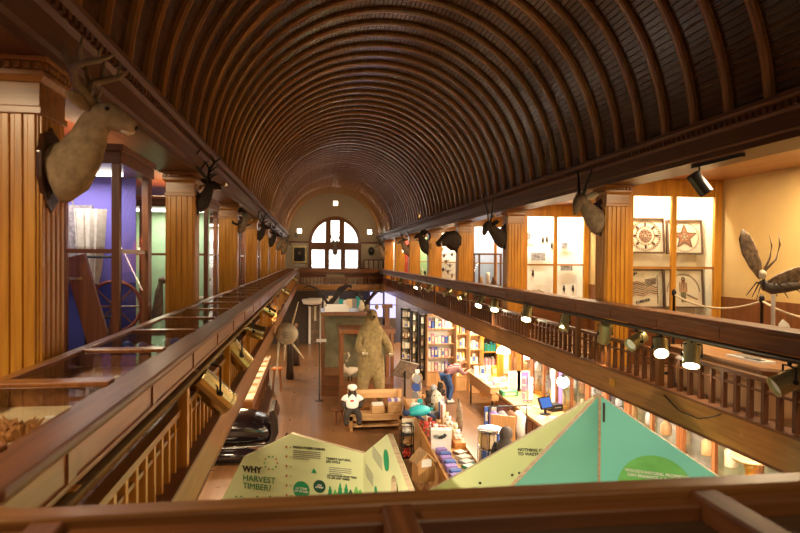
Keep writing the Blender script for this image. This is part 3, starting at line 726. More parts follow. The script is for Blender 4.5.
# framed mosaics
def framed(name, label, u0, u1, v0, v1, Y, kind, tilt=.10):
    a, b_ = at(u0, v1, Y=Y), at(u1, v0, Y=Y); w_, h = b_.x-a.x, b_.z-a.z
    t = thing(name, label, 'picture', ((a.x+b_.x)/2, Y, a.z), 0, 'framed mosaics in the near right case'); hw = w_/2; t.rotation_euler = (-tilt, 0, -.10)
    f = .022; b = MB(); b.box((-hw, -.03, 0), (-hw+f, .03, h)).box((hw-f, -.03, 0), (hw, .03, h)).box((-hw+f, -.03, 0), (hw-f, .03, f)).box((-hw+f, -.03, h-f), (hw-f, .03, h)); b.build('frame', mat('bark_frame', (.10, .055, .03), .7), t)
    MB().box((-hw+f, .0, f), (hw-f, .02, h-f)).build('panel', mat('linen_panel', (.60, .50, .34), .8, vary=.1, scale=40), t)
    cx, cz, R = 0, h/2, min(w_, h)*.42; b = MB()
    def tile(x, z, r, k):
        b.m = k; b.prism([(x+r*math.cos(i*PI/2+.6), z+r*math.sin(i*PI/2+.6)) for i in range(4)], (0, -.004, 0), (1, 0, 0), (0, 0, 1), .005)
    if kind == 'rosette':
        for R_, n_, r_ in ((R, 44, .012), (R*.9, 40, .008), (R*.62, 30, .012), (R*.40, 22, .014), (R*.28, 16, .014), (R*.14, 8, .014)):
            for i in range(n_): tile(cx+R_*math.cos(2*PI*i/n_), cz+R_*math.sin(2*PI*i/n_), r_, i % 2 if R_ < R*.7 else 0)
        for i in range(8):
            for rr in (.70, .76, .82): tile(cx+R*rr*math.cos(PI*i/4), cz+R*rr*math.sin(PI*i/4), .02, 0)
    elif kind == 'star':
        for i in range(46): tile(cx+R*math.cos(2*PI*i/46), cz+R*math.sin(2*PI*i/46), .010, 0)
        for i in range(10):
            r0, r1 = (R*.86, R*.36) if i % 2 == 0 else (R*.36, R*.86); a0, a1 = PI/2+i*PI/5, PI/2+(i+1)*PI/5
            for j in range(8):
                f_ = j/8; x = (r0*math.cos(a0))*(1-f_)+(r1*math.cos(a1))*f_; z = (r0*math.sin(a0))*(1-f_)+(r1*math.sin(a1))*f_
                for s_ in (1, .75, .5): tile(cx+x*s_, cz+z*s_, .011, 1 if s_ < 1 else 0)
        for i in range(10): tile(cx+R*.12*math.cos(i*.63), cz+R*.12*math.sin(i*.63), .012, 2)
    elif kind == 'flag':
        for r in range(7):
            for i in range(26):
                x = -w_*.30+w_*.62*i/25; z = h*.30+h*.055*r+.02*math.sin(i*.45)+.10*h*i/25
                if not (r > 3 and i > 12): tile(x, z, .009, 0 if r % 2 else 1)
        for r in range(5):
            for i in range(8): tile(w_*.04+w_*.035*i, h*.58+h*.035*r+.004*i, .010, 0)
        for i in range(26): tile(w_*.33, h*.12+h*.70*i/25, .008, 0)
    else:
        for z0, z1, wd in ((.16, .42, .05), (.42, .66, .085), (.66, .70, .03)):
            for r in range(9):
                for i in range(5): tile(wd*w_*2*(i/4-.5), h*(z0+(z1-z0)*r/9), .011, 1 if z0 > .3 else 2)
        for i in range(10): tile(.022*math.cos(i*.63), h*.74+.022*math.sin(i*.63), .010, 0)
        for i in range(40): tile(R*1.0*math.cos(PI*i/39), h*.42+R*1.05*math.sin(PI*i/39), .009, 0)
        for i in range(16): tile(w_*.1+w_*.25*i/15, h*.34-h*.12*i/15, .008, 0)
    b.build('mosaic', [mat('mosaic_umber', (.09, .05, .03), .6), mat('mosaic_russet', (.32, .14, .07), .6), mat('mosaic_moss', (.17, .15, .07), .6)], t)
    if kind == 'flag':
        text('UNION', .055, INK, t, (-hw+.05, -.006, h*.72), (.8, 0, .5), (-.5, 0, .8), .002, bold=.002); text('FOREVER', .055, INK, t, (-w_*.22, -.006, h*.10), (.93, 0, .22), (-.22, 0, .93), .002, bold=.002)
YM = COLY_R[1]+.36
framed('framed_mosaic', 'framed round rosette mosaic, upper left of the four in the near right case', 628, 664, 218, 253, YM, 'rosette')
framed('framed_mosaic', 'framed five-pointed star mosaic, upper right of the four in the near right case', 668, 702, 220, 254, YM, 'star')
framed('framed_mosaic', 'framed mosaic of a striped flag with dark lettering, lower left in the near right case', 626, 664, 269, 308, YM, 'flag')
framed('framed_mosaic', 'framed mosaic of a standing figure, lower right in the near right case', 665, 703, 269, 308, YM, 'figure')

# photographs and specimens in the second case
Y2 = COLY_R[2]+.50
for i, (u0, u1, v0, v1, lb) in enumerate(((525, 531.5, 232, 240, 'grey photograph at the upper left of the white case'), (530.5, 546, 252, 261, 'widest grey photograph in the left half of the white case'), (561, 568, 242, 249, 'small grey photograph above the middle bar, right half of the white case'), (560, 573, 264, 271, 'dark landscape photograph below the middle bar, right half of the white case'))):
    a, c = at(u0, v1, Y=Y2), at(u1, v0, Y=Y2)
    t = thing('photograph', lb, 'photograph', (a.x, Y2, a.z), 0, 'photographs in the white case'); MB().box((0, 0, 0), (c.x-a.x, .015, c.z-a.z)).build('mount_board', WHITE, t)
    MB().box((.012, -.004, .012), (c.x-a.x-.012, 0, c.z-a.z-.012)).build('print', mat('photo_print', (.20, .20, .21), .5, vary=.7, scale=14), t)
for i, (u, v) in enumerate(((543, 240), (547, 240), (552, 246), (533, 274), (525, 273), (564, 289), (573, 289))):
    a = at(u, v, Y=Y2+.05); b = MB()
    b.ball((0, 0, 0), (.03, .02, .055), 8, 6).ball((0, 0, .065), .022, 8, 6).loft([(0, 0, -.03), (.02, 0, -.09)], [.014, .004], 5)
    tag(b.build('small_bird_specimen', FURD, loc=a), '%s little dark bird specimen pinned in the white case, counted from the top' % ordn(i), 'specimen', 'bird specimens in the white case')
for i, (u, v) in enumerate(((531, 244), (549, 263.5), (567, 252), (569, 274), (563, 281), (540, 285))):
    a = at(u, v, Y=Y2+.06); tag(MB().box((-.11, 0, -.012), (.11, .004, .012)).build('caption_card', CARD, loc=a), '%s cream caption strip from the top in the white case' % ordn(i), 'card', 'caption strips in the white case')
for i, (u, v) in enumerate(((530, 294.5),)):
    a = at(u, v, Y=Y2-.1); b = MB(); b.loft([(0, 0, 0), (.08, 0, .06), (.22, 0, .07), (.36, 0, .03)], [(.02, .02), (.06, .05), (.06, .05), (.01, .01)], 10); tag(b.build('stuffed_animal', FURG, loc=a), 'long grey stuffed animal lying at the bottom of the white case', 'specimen')
Y4 = COLY_R[4]+.45
for i, (u, v) in enumerate(((442, 250), (446, 262), (450, 266), (443, 270), (448, 272), (452, 255), (452, 276), (444, 256))):
    a = at(u, v, Y=Y4); b = MB()
    for q in (1, -1): b.loft([(0, 0, 0), (.07*q, -.01, .05), (.15*q, 0, .10)], [(.03, .02), (.045, .012), (.004, .004)], 6)
    b.ball((0, 0, 0), (.035, .03, .06), 8, 6).ball((0, -.02, .07), .03, 8, 6)
    tag(b.build('mounted_bird', FURD if i % 2 else FURG, loc=a), '%s small winged bird specimen in the bright case by the boar head' % ordn(i), 'specimen', 'birds in the bright case')
a = at(442.5, 268, Y=COLY_R[5]+.4)
for i in range(3):
    b = MB(); h = .5-.1*i; b.loft([(0, 0, 0), (.02, 0, h*.5), (0, 0, h)], [.04, .05, .01], 8).ball((0, 0, h), (.06, .05, .08), 8, 6)
    q = at(419+3*i, 270, Y=COLY_R[5]+.35); tag(b.build('tall_specimen', [FURG, PALE, FURD][i], loc=(q.x, q.y, 3.725)), 'upright %s specimen standing in the green lit case' % ['grey', 'pale', 'dark'][i], 'specimen', 'specimens in the green case')
# free-standing glass case in front of the blue case
p0, p1 = at(479, 290, Y=15.2), at(500.5, 290, Y=15.2)
t = thing('glass_box_case', 'small free-standing dark framed glass case in front of the blue interior', 'display case', (p0.x, 15.2, GF), 0); w_ = p1.x-p0.x; zt = at(480, 254, Y=15.2).z-GF; h0 = .85
b = MB(); s_ = .02
for x in (0, w_):
    for y in (0, .5): b.box((x-s_, y-s_, h0), (x+s_, y+s_, zt))
for z in (h0, zt): b.box((-s_, -s_, z-.02), (w_+s_, s_, z+.02)).box((-s_, .5-s_, z-.02), (w_+s_, .5+s_, z+.02)).box((-s_, 0, z-.02), (s_, .5, z+.02)).box((w_-s_, 0, z-.02), (w_+s_, .5, z+.02))
b.build('frame', MAHZ, t); MB().box((-.02, -.02, 0), (w_+.02, .52, h0-.02)).build('base', MAHX, t)
MB().box((0, -.003, h0), (w_, .003, zt)).box((-.003, 0, h0), (.003, .5, zt)).box((w_-.003, 0, h0), (w_+.003, .5, zt)).build('glass', GLASS, t)
for i, (x, k, h) in enumerate(((.12, 'tan', .22), (.30, 'white', .32), (w_-.1, 'brown', .2))):
    b = MB(); b.lathe([(.05, 0), (.07, h*.3), (.045, h*.7), (.055, h)], n=12); tag(b.build('clay_jar', GC[k], loc=(p0.x+x, 15.45, GF+h0+.001), smooth=True), '%s jar inside the small free-standing glass case' % k, 'jar', 'jars in the small glass case')

# wall sconce lamps inside the red case
for i, (u, v) in enumerate(((403, 251), (408.5, 251), (395, 244))):
    a = at(u, v, Y=COLY_R[6]-.05 if i < 2 else COLY_R[7]-.1); t = thing('bare_bulb_lamp', ['left of two small lit bulbs in front of the red case', 'right of two small lit bulbs in front of the red case', 'lone lit bulb near the last right column'][i], 'lamp', a)
    MB().ball((0, 0, 0), .055, 10, 8).build('bulb', BULBS, t); MB().bar((0, 0, .05), (0, 0, .16), .02).build('holder', BRASS, t)

# ------------------------------------------------------------------ near right alcove
tp = at(742, 357, X=4.5)
t = thing('low_cabinet', 'low wooden cabinet with a broad tan top behind the right railing', 'cabinet', (4.2, 5.15, GF)); zt = .50
MB().prism([(0, .15), (.15, 0), (.50, 0), (.50, 1.75), (0, 1.75)], (0, 0, zt-.03), (1, 0, 0), (0, 1, 0), .03).build('top', wood('tan_top', (.40, .20, .09), (.55, .30, .14), 'y'), t)
MB().box((.04, .18, 0), (.46, 1.7, zt-.03)).build('body', wood('tan_side', (.40, .22, .11), (.52, .31, .16), 'z'), t)
o = thing('caption_holder', 'white caption card with small print lying on the tan cabinet top', 'card', (4.45, 5.75, GF+zt)); MB().box((-.09, -.26, 0), (.07, .26, .02)).build('card', WHITE, o); MB().box((-.05, -.10, .0205), (.05, .24, .023)).build('print', GREY, o); MB().box((-.08, .0, .0205), (-.0, -.22, .0225)).build('icon', INK, o)
# rope barrier
pp = [at(752, 300, Y=5.6)]
def rope_post(x, y, label):
    t = thing('rope_post', label, 'post', (x, y, GF), 0, 'rope barrier posts'); MB().lathe([(.11, 0), (.11, .02), (.02, .04), (.016, 1.04), (.028, 1.05), (.03, 1.10), (.01, 1.13)], n=12).build('pole', BLACK, t, smooth=True); return (x, y, GF+1.06)
pts_ = [rope_post(4.75, 7.6, 'black rope post beside the glazed mosaic case'), rope_post(5.0, 6.3, 'black rope post in front of the giant insect'), rope_post(4.85, 4.7, 'black rope post nearest the camera in the right alcove')]
for i in range(2):
    a, c = V(pts_[i])+V((0, 0, .0)), V(pts_[i+1]); d = c-a
    tag(MB().loft([a+d*f-V((0, 0, .13*4*f*(1-f))) for f in [j/12 for j in range(13)]], .013, 7).build('barrier_rope', mat('pale_rope', (.62, .50, .34), .9, scale=60)), ['pale rope sagging between the case and the middle rope post', 'pale rope sagging in front of the giant insect toward the camera'][i], 'rope', 'barrier ropes')
# the giant insect model
c = at(767, 284, Y=6.0)
t = thing('giant_insect_model', 'giant model of a winged insect standing on a white mount by the yellow wall', 'insect model', c, 0)
WING = mat('speckled_wing', (.22, .155, .10), .6, vary=.6, scale=22)
b = MB(); b.loft([(-.06, -.0, .04), (-.02, -.01, -.03), (.04, -.02, -.05), (.16, -.03, -.04), (.32, -.04, -.02), (.5, -.05, .0)], [(.03, .03), (.05, .05), (.06, .06), (.055, .055), (.045, .045), (.012, .012)], 12); b.build('body', mat('dark_chitin', (.06, .045, .035), .45, vary=.4, scale=20), t, smooth=True)
MB().ball((-.065, -.01, .10), (.042, .042, .05), 10, 8).build('head', PALE, t, smooth=True)
def wing(path, wid, nm):
    b = MB(); b.loft(path, [(w_, .006) for w_ in wid], 10, up=(0, 1, .1)); b.build('wing', WING, t, smooth=True)
wing([(-.07, .0, .06), (-.13, .01, .2), (-.20, .02, .36), (-.25, .03, .50), (-.275, .03, .58)], [.03, .075, .095, .07, .012], 'w')
wing([(.02, .02, .0), (.16, .0, .05), (.32, -.02, .10), (.5, -.04, .14), (.62, -.05, .15)], [.03, .07, .085, .07, .012], 'w')
for i, pth in enumerate((((-.04, 0, .14), (.03, 0, .28), (.05, .0, .42), (.02, 0, .52)), ((-.03, 0, .14), (.08, -.02, .26), (.13, -.02, .42), (.11, -.02, .55)))): MB().loft(pth, [.013, .011, .009, .003], 6).build('antenna', FURG, t, smooth=True)
for i, e in enumerate(((-.28, -.05, -.12), (-.20, -.1, -.16), (.12, -.16, -.14), (.28, -.18, -.10), (.22, .12, -.14), (-.05, .16, -.15))): MB().loft([(.0, 0, -.03), (e[0]*.5, e[1]*.5, .02), e], [.010, .008, .004], 6).build('leg', FURD, t)
o = thing('display_pedestal', 'tall slim pedestal carrying the giant insect model', 'pedestal', (c.x+.06, c.y-.02, GF)); hh = c.z-.115-GF
MB().box((-.20, -.20, 0), (.20, .20, hh-.42)).build('plinth', MAHX, o); MB().bar((0, 0, hh-.42), (0, 0, hh), .022, 10).build('rod', WHITE, o)
q = at(764, 310, Y=5.7); o = MB(); o.prism([(-.075, 0), (.075, 0), (.06, .12), (.0, .17), (-.06, .12)], (0, 0, 0), (1, 0, 0), (0, .3, 1), .012); tag(o.build('caption_plaque', WHITE, loc=(c.x+.05, c.y-.215, GF+hh-.42)), 'small white plaque below the giant insect', 'sign')
q = at(788, 66+104, X=5.2)
t = thing('ceiling_emergency_light', 'pale two-headed emergency light under the right gallery ceiling', 'lamp', (5.0, 5.45, SOF-.002)); MB().box((-.05, -.05, -.10), (.05, .05, 0)).build('housing', WHITEP, t); MB().bar((0, .0, -.06), (.55, -.25, -.04), .02).build('arm', CREAM, t)

# ------------------------------------------------------------------ tall glass cases on the left gallery
def left_case(k, label, lin, lin2):
    y = COLY_L[k]+1.72; D = 1.0; x0, x1 = -3.1, -1.62
    t = thing('tall_glass_case', label, 'display case', (x1, y, GF), 0, 'tall glass cases along the left gallery'); H = 2.44; hb = .25; zm = 1.55; w_ = x1-x0; p = .032
    b = MB()
    for x in (0, -.42, -.95, -w_): b.box((x-p, -p, hb), (x+p, p, H-.16)); b.box((x-p, D-p, hb), (x+p, D+p, H-.16))
    b.box((-p, D*.0+.0, hb), (p, p, H-.16)); b.box((-p, D-.10, hb), (p, D-.035, H-.16)); fr = b.build('frame', MAHZ if k > 2 else REDZ, t, bevel=.004)
    b = MB(); b.box((-w_, -.012, zm-.018), (0, .012, zm+.018)).box((-.012, 0, zm-.018), (.012, D, zm+.018)); b.build('glazing_bar', REDX, fr)
    b = MB(); b.box((-w_-.03, -.05, H-.16), (.05, D+.05, H-.06)).box((-w_-.05, -.07, H-.06), (.07, D+.07, H)); b.build('cornice', MAHX, t, bevel=.006)
    MB().box((-w_-.03, -.05, 0), (.05, D+.05, hb)).build('base', MAHX, t)
    MB().box((-w_, -.003, hb), (-.0, .003, H-.16)).box((-.003, .0, hb), (.003, D, H-.16)).build('glass', GLASS, fr)
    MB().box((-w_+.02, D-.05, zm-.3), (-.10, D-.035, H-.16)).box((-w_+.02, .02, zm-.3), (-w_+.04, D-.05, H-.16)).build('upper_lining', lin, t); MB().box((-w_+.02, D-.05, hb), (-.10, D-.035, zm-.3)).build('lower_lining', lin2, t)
    MB().box((-w_+.1, D*.5-.03, H-.20), (-.1, D*.5+.03, H-.165)).build('light_tube', PANEL, t)
    area('case_lamp', (x1-.6, y+D*.5, GF+H-.21), (x1-.6, y+D*.5, GF), .9, .4, 13, (1, .93, .85))
LN = ['tall glass case nearest the deer head, violet inside and crowded with old tools', 'tall pale green glass case beyond the second left column', 'tall glass case beyond the third left column', 'tall glass case beyond the fourth left column', 'tall glass case beyond the fifth left column', 'tall glass case beyond the sixth left column', 'last tall glass case at the far end of the left gallery']
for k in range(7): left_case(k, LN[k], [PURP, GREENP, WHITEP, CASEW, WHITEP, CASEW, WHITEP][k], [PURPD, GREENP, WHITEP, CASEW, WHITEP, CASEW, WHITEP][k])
# contents of the first left case
yc = COLY_L[0]+1.72
t = thing('leaning_plank', 'long reddish brown plank with a brass catch leaning inside the violet case', 'plank', (-1.70, yc+.22, GF+.251)); rot = Euler((0, math.radians(-22), 0)).to_matrix()
rot = Matrix.Rotation(math.radians(-15), 3, 'Y')
MB().add([rot @ V(p) for p in ((-.09, 0, .0), (.09, 0, 0), (.09, .05, 0), (-.09, .05, 0), (-.09, 0, 1.30), (.09, 0, 1.30), (.09, .05, 1.30), (-.09, .05, 1.30))], [(0, 3, 2, 1), (4, 5, 6, 7), (0, 1, 5, 4), (1, 2, 6, 5), (2, 3, 7, 6), (3, 0, 4, 7)]).build('board', REDZ, t)
MB().box((-.37, -.012, 1.05), (-.26, 0, 1.075)).build('catch', BRASS, t)
b = MB()
for x in (-.30, -.02): b.bar((x, 0, 0), (x, 0, 1.25), .014, 6)
b.bar((-.30, 0, 1.25), (-.02, 0, 1.25), .014, 6).bar((-.30, 0, .7), (-.02, 0, .7), .014, 6)
tag(b.build('iron_stand', BLACK, loc=(-1.72, yc+.48, GF+.251)), 'black iron stand behind the leaning plank in the violet case', 'stand')
b = MB(); vs = []
for i in range(13):
    for z, sp in ((0, .30), (-.35, .26), (-.62, .17), (-.7, .12)): vs.append((-sp/2+sp*i/12, .02*math.sin(i*1.9)+(0.04 if z < -.5 else 0), z))
b.add(vs, [(i*4+j, i*4+j+1, (i+1)*4+j+1, (i+1)*4+j) for i in range(12) for j in range(3)]); o = b.build('hanging_garment', mat('pale_wool', (.66, .60, .52), .9, scale=25), loc=(-2.05, yc+.68, GF+1.95)); m_ = o.modifiers.new('thick', 'SOLIDIFY'); m_.thickness = .03
tag(o, 'pale hanging woollen garment in the violet case', 'garment')
o = MB(); o.box((-.18, 0, -.7), (.18, .04, .0)); o.bar((0, .02, 0), (0, .02, .06), .01); tag(o.build('fringed_textile', mat('grey_textile', (.22, .19, .20), .9, vary=.5, scale=30), loc=(-2.28, yc+.86, GF+2.0)), 'grey fringed textile hanging behind the garment in the violet case', 'textile')
t = thing('spinning_wheel', 'old red-brown spoked wheel with metal fittings in the violet case', 'wheel', (-1.85, yc+.72, GF+.252))
b = MB(); R = .24; b.loft([(R*math.cos(i*PI/12), 0, .78+R*math.sin(i*PI/12)) for i in range(25)], .018, 6); b.build('rim', mat('faded_red_wood', (.26, .06, .035), .6), t)
for i in range(8): MB().bar((0, 0, .78), (R*math.cos(i*PI/4), 0, .78+R*math.sin(i*PI/4)), .009, 5).build('spoke', MAHZ, t)
b = MB(); b.bar((-.12, 0, 0), (0, 0, .78), .02).bar((.12, 0, 0), (0, 0, .78), .02).bar((0, -.06, .78), (0, .06, .78), .03); b.build('stand', MAHZ, t)
for i in range(9):
    r = random.uniform(.035, .07); q = (-1.72-.1*(i % 4), yc+.42+.09*(i//3), GF+.251); b = MB(); h = random.uniform(.12, .45)
    b.lathe([(r*.7, 0), (r, h*.2), (r*.9, h*.6), (r*.4, h*.75), (r*.5, h)], n=12); tag(b.build('metal_vessel', [STEEL, BRASS, BLACK][i % 3], loc=q, smooth=True), '%s %s vessel on the floor of the violet case' % (ordn(i//3), ['silvery', 'brassy', 'black'][i % 3]), 'vessel', 'vessels in the violet case')
t = thing('round_disc', 'round dark disc with a pale rim on the violet wall beside the second column', 'disc', (WLX+.001, 9.2, 4.58)); MB().lathe([(.20, 0), (.24, .02), (.24, .05), (.17, .06)], n=24, axis='x').build('rim', OLIVE, t); MB().lathe([(.16, .05), (.12, .08), (.05, .09)], n=20, axis='x').build('face', BLACK, t)
t = thing('hanging_doll', 'small pale figure hanging on the violet wall beside the second column', 'figure', (WLX+.06, 9.2, 5.05)); MB().ball((0, 0, .16), .05, 10, 8).build('head', PALE, t); MB().loft([(0, 0, .12), (0, 0, 0), (0, 0, -.12)], [(.05, .03), (.07, .05), (.05, .03)], 10).loft([(0, .05, .06), (0, .11, -.08)], .016, 6).loft([(0, -.05, .06), (0, -.11, -.08)], .016, 6).loft([(0, .03, -.1), (0, .03, -.3)], .018, 6).loft([(0, -.03, -.1), (0, -.03, -.3)], .018, 6).build('body', GC['cream'], t)
for k in range(1, 6):
    y = COLY_L[k]+1.72
    for i in range(3):
        h = random.uniform(.4, .9); b = MB(); b.loft([(0, 0, 0), (0, .02, h*.4), (.03, 0, h*.8), (.06, 0, h)], [.05, .09, .06, .03], 10).ball((.08, 0, h), (.07, .05, .06), 8, 6)
        tag(b.build('stuffed_bird', [FURG, PALE, FURD][(i+k) % 3], loc=(-1.85-.3*i, y+.45, GF+.252), smooth=True), '%s upright stuffed bird in the %s tall left case' % (['nearest the rail', 'middle', 'innermost'][i], ordn(k)), 'specimen', 'stuffed birds in the tall left cases')

# ------------------------------------------------------------------ far end wall
def portrait(u0, u1, v0, v1, oval, label):
    a, c = W(u0, v1), W(u1, v0); t = thing('framed_portrait', label, 'picture', ((a.x+c.x)/2, YF-.002, (a.z+c.z)/2)); hw, hh = (c.x-a.x)/2, (c.z-a.z)/2
    ns = 28
    if oval: o_ = [(hw*math.cos(2*PI*i/ns), hh*math.sin(2*PI*i/ns)) for i in range(ns)]; i_ = [(x*.74, z*.78) for x, z in o_]
    else: o_ = [(-hw, -hh), (hw, -hh), (hw, hh), (-hw, hh)]; i_ = [(x*.74, z*.78) for x, z in o_]
    shape2d('frame', [o_, i_], .06, BRASS if not oval else OLIVE, t, (0, -.035, 0))
    MB().prism(i_, (0, -.01, 0), (1, 0, 0), (0, 0, 1), .02).build('canvas', mat('dark_canvas', (.045, .03, .022), .6), t)
    MB().ball((0, -.035, hh*.18), (hw*.17, .01, hh*.17), 12, 8).build('painted_face', mat('painted_skin', (.40, .24, .15), .7), t); MB().prism([(-hw*.4, -hh*.7), (hw*.4, -hh*.7), (hw*.28, -hh*.1), (-hw*.28, -hh*.1)], (0, -.033, 0), (1, 0, 0), (0, 0, 1), .004).build('painted_coat', mat('painted_coat', (.02, .02, .025), .7), t)
portrait(292, 307, 246, 263, False, 'rectangular gilt-framed dark portrait on the far wall left of the window')
portrait(367, 375.5, 246, 256.5, True, 'oval framed portrait on the far wall right of the window')
a = W(300, 265); tag(MB().box((-.30, -.02, -.05), (.30, 0, .05)).build('small_plaque', WHITE, loc=(a.x, YF-.0005, a.z)), 'small pale plaque under the rectangular portrait', 'sign')
a, c = W(363.5, 273), W(382.5, 259.5); t = thing('small_cabinet', 'dark wood cabinet with small lit panes under the oval portrait', 'cabinet', (a.x, YF-.35, GF)); w_ = c.x-a.x; z0, z1 = a.z-GF, c.z-GF
MB().box((0, 0, 0), (w_, .34, z0)).build('base', MAHX, t); b = MB(); b.box((0, .02, z1-.06), (w_, .34, z1)).box((0, .3, z0), (w_, .34, z1)).box((0, 0, z0), (w_, .05, z0+.04))
for i in range(5): b.box((w_*i/4-.03 if i else 0, 0, z0), (w_*i/4+.03, .04, z1))
b.build('frame', MAHZ, t)
for i in range(4): MB().box((w_*i/4+.03, .02, z0), (w_*(i+1)/4-.03, .025, z1-.06)).build('pane', CASEW, t)
for i, (u, v) in enumerate(((335.5, 203.5), (299.5, 231), (369.5, 232))):
    a = W(u, v); t = thing('square_light', ['square wall light at the top of the far arch', 'square wall light at the left of the far arch', 'square wall light at the right of the far arch'][i], 'lamp', (a.x, YF-.036, a.z), 0, 'square lights on the far arch'); s_ = .13
    MB().box((-s_-.02, -.03, -s_-.02), (s_+.02, 0, s_+.02)).build('housing', TYM, t); MB().box((-s_, -.04, -s_), (s_, -.03, s_)).build('lens', BULBS, t)
a = W(296.5, 235); t = thing('loudspeaker', 'small dark loudspeaker under the left square light on the far arch', 'loudspeaker', (a.x, YF-.036, a.z)); MB().box((-.09, -.13, -.12), (.09, 0, .12)).build('cabinet', BLACK, t); MB().lathe([(.06, -.135), (.05, -.131)], (0, 0, -.02), 12, 'y').build('cone', GREY, t)
a = at(309, 272, Y=YE+.5)
for i, (u, x) in enumerate(((313, 0), (358, 0))):
    a = at(u, 277, Y=YE+1.8); t = thing('gallery_bench', '%s dark bench behind the far railing' % ['left', 'right'][i], 'bench', (a.x, YE+1.8, GF), 0, 'benches behind the far railing'); MB().box((-.8, 0, .4), (.8, .4, .46)).build('seat', MAHX, t); MB().box((-.8, .38, .46), (.8, .43, .95)).build('backrest', MAHX, t)
    for x in (-.7, .7): MB().box((x-.04, .02, 0), (x+.04, .38, .4)).build('leg', MAHZ, t)

# ------------------------------------------------------------------ painted exhibit boards on the main floor
def ray_plane(u, v, P, N):
    d = FW + RT*((u-400)/FPX) + UP*((266.5-v)/FPX); P, N = V(P), V(N); return EYE+d*((P-EYE).dot(N)/d.dot(N))
def board(name, parent, P, D, poly, face, side, m2=None, th=.045):
    """upright plywood sheet: outline in (along D, height); painted skin towards the given side"""
    D = V((D[0], D[1], 0)).normalized(); N = D.cross(V((0, 0, 1)))
    P = V((P[0], P[1], 0)); o = shape2d(name, poly if isinstance(poly[0], list) else [poly], th, PLY, parent, P-parent.location, D, (0, 0, 1))
    s = shape2d('painted_face', poly if isinstance(poly[0], list) else [poly], .004, face, o, P-parent.location+N*side*(th/2+.0035), D, (0, 0, 1))
    s2 = shape2d('painted_face', poly if isinstance(poly[0], list) else [poly], .004, m2 or face, o, P-parent.location-N*side*(th/2+.0035), D, (0, 0, 1))
    return o, D, N*side
PX, PY, AP, SL = 2.73, 5.60, 3.32, .62
t = thing('exhibit_boards', 'teal and yellow gabled plywood exhibit boards meeting at a tall central peak', 'exhibit', (PX, PY, 0))
g = lambda L: [(0.03, 0), (L, 0), (L, AP-SL*L), (0.03, AP-SL*.03)]
oR, DR, NR = board('board', t, (PX, PY), (.854, -.52), g(1.17), MINT, 1)
oL, DL, NL = board('board', t, (PX, PY), (-.914, -.40), g(1.95), MINT, -1, LIME)
oY, DY, NY = board('board', t, (PX, PY), (-.971, .24), g(2.0), LIME, -1, MINT)
MB().box((-.028, -.028, 0), (.028, .028, AP-.01)).build('corner_post', PLY, t)
for v0, v1 in ((402, 421),):
    a = ray_plane(602, v0, (PX, PY, 0), NR); c = ray_plane(602, v1, (PX, PY, 0), NR)
    MB().prism([(.045, c.z), (.065, c.z), (.065, a.z), (.045, a.z)], V((-DR.x*0, 0, 0))+NR*.028, DR, (0, 0, 1), .004).build('slot', DARK, t)
def on(u, v, P, N, off=.030): return ray_plane(u, v, (P[0], P[1], 0), N)+N*off
# round green print with its lettering on the mint board
c = on(655, 490, (PX, PY), NR)-t.location; rr = 1.14*(on(689, 492, (PX, PY), NR)-on(655, 492, (PX, PY), NR)).length
MB().prism([(rr*math.cos(2*PI*i/40), rr*math.sin(2*PI*i/40)) for i in range(40)], c, DR, (0, 0, 1), .003).build('green_disc', LGREEN, oR)
text("WOOD'S NATURAL PROPERTIES\nCAN ENHANCE A BUILDING'S\nACOUSTICS", .038, WHITE, oR, on(657, 474, (PX, PY), NR, .036)-t.location, DR, (0, 0, 1), .002, 'CENTER', space=1.0, bold=.0008)
text('NOTHING GOES\nTO WASTE', .040, INK, oY, on(517.5, 450, (PX, PY), NY, .031)-t.location, -DY, (0, 0, 1), .002, bold=.001)
for i, (u, v) in enumerate(((512, 474), (519, 472), (480, 482))):
    c = on(u, v, (PX, PY), NY)-t.location; MB().prism([(.014*math.cos(k), .014*math.sin(k)) for k in range(6)], c, -DY, (0, 0, 1), .002).build('printed_dot', INK, oY)
# WHY HARVEST TIMBER? boards
A0 = at(292, 433, Y=7.1); DA = V((.927, -.37, 0)).normalized(); NA = DA.cross(V((0, 0, 1)))
P0 = V((A0.x, A0.y, 0))
t2 = thing('exhibit_boards', 'pale lime gabled exhibit boards headed WHY HARVEST TIMBER?', 'exhibit', P0)
def sz(u, v): p = ray_plane(u, v, P0, NA); return ((p-P0).dot(DA), p.z)
l0, l1, r0 = sz(245, 456), sz(222, 500), sz(364.5, 453)
k = (l1[0]-l0[0])/(l1[1]-l0[1]); lx = l0[0]+k*(1.2-l0[1])
oA, _, _ = board('board', t2, P0, DA, [(lx, 0), (r0[0], 0), r0, (0, A0.z), l0, (lx, 1.2)], LIME, 1)
PB = P0+DA*(r0[0]+.02); DB = V((.125, -.99, 0)).normalized(); NB_ = DB.cross(V((0, 0, 1)))
def szb(u, v): p = ray_plane(u, v, PB, NB_); return ((p-PB).dot(DB), p.z)
b0, b1, b2 = szb(366, 453), szb(390, 434), szb(413, 492)
h0, h1, hm = szb(393.5, 490), szb(401.5, 490), szb(397, 475)
hx0, hx1 = h0[0], h1[0]; hc = (hx0+hx1)/2; hr = abs(hx1-hx0)/2
hole_ = [(hx0, 1.2), (hx1, 1.2)]+[(hc+hr*math.cos(a*PI/12), hm[1]-hr+hr*math.sin(a*PI/12)) for a in range(13)]
oB, _, _ = board('board', t2, PB, DB, [[(0, 0), (b2[0]+.15, 0), (b2[0]+.15, b2[1]-.08), b1, (0, b0[1])], hole_], LIME, -1 if NB_.x > 0 else 1)
NBf = NB_*(-1 if NB_.x > 0 else 1)
onA = lambda u, v, off=.031: on(u, v, P0, NA, off)-P0
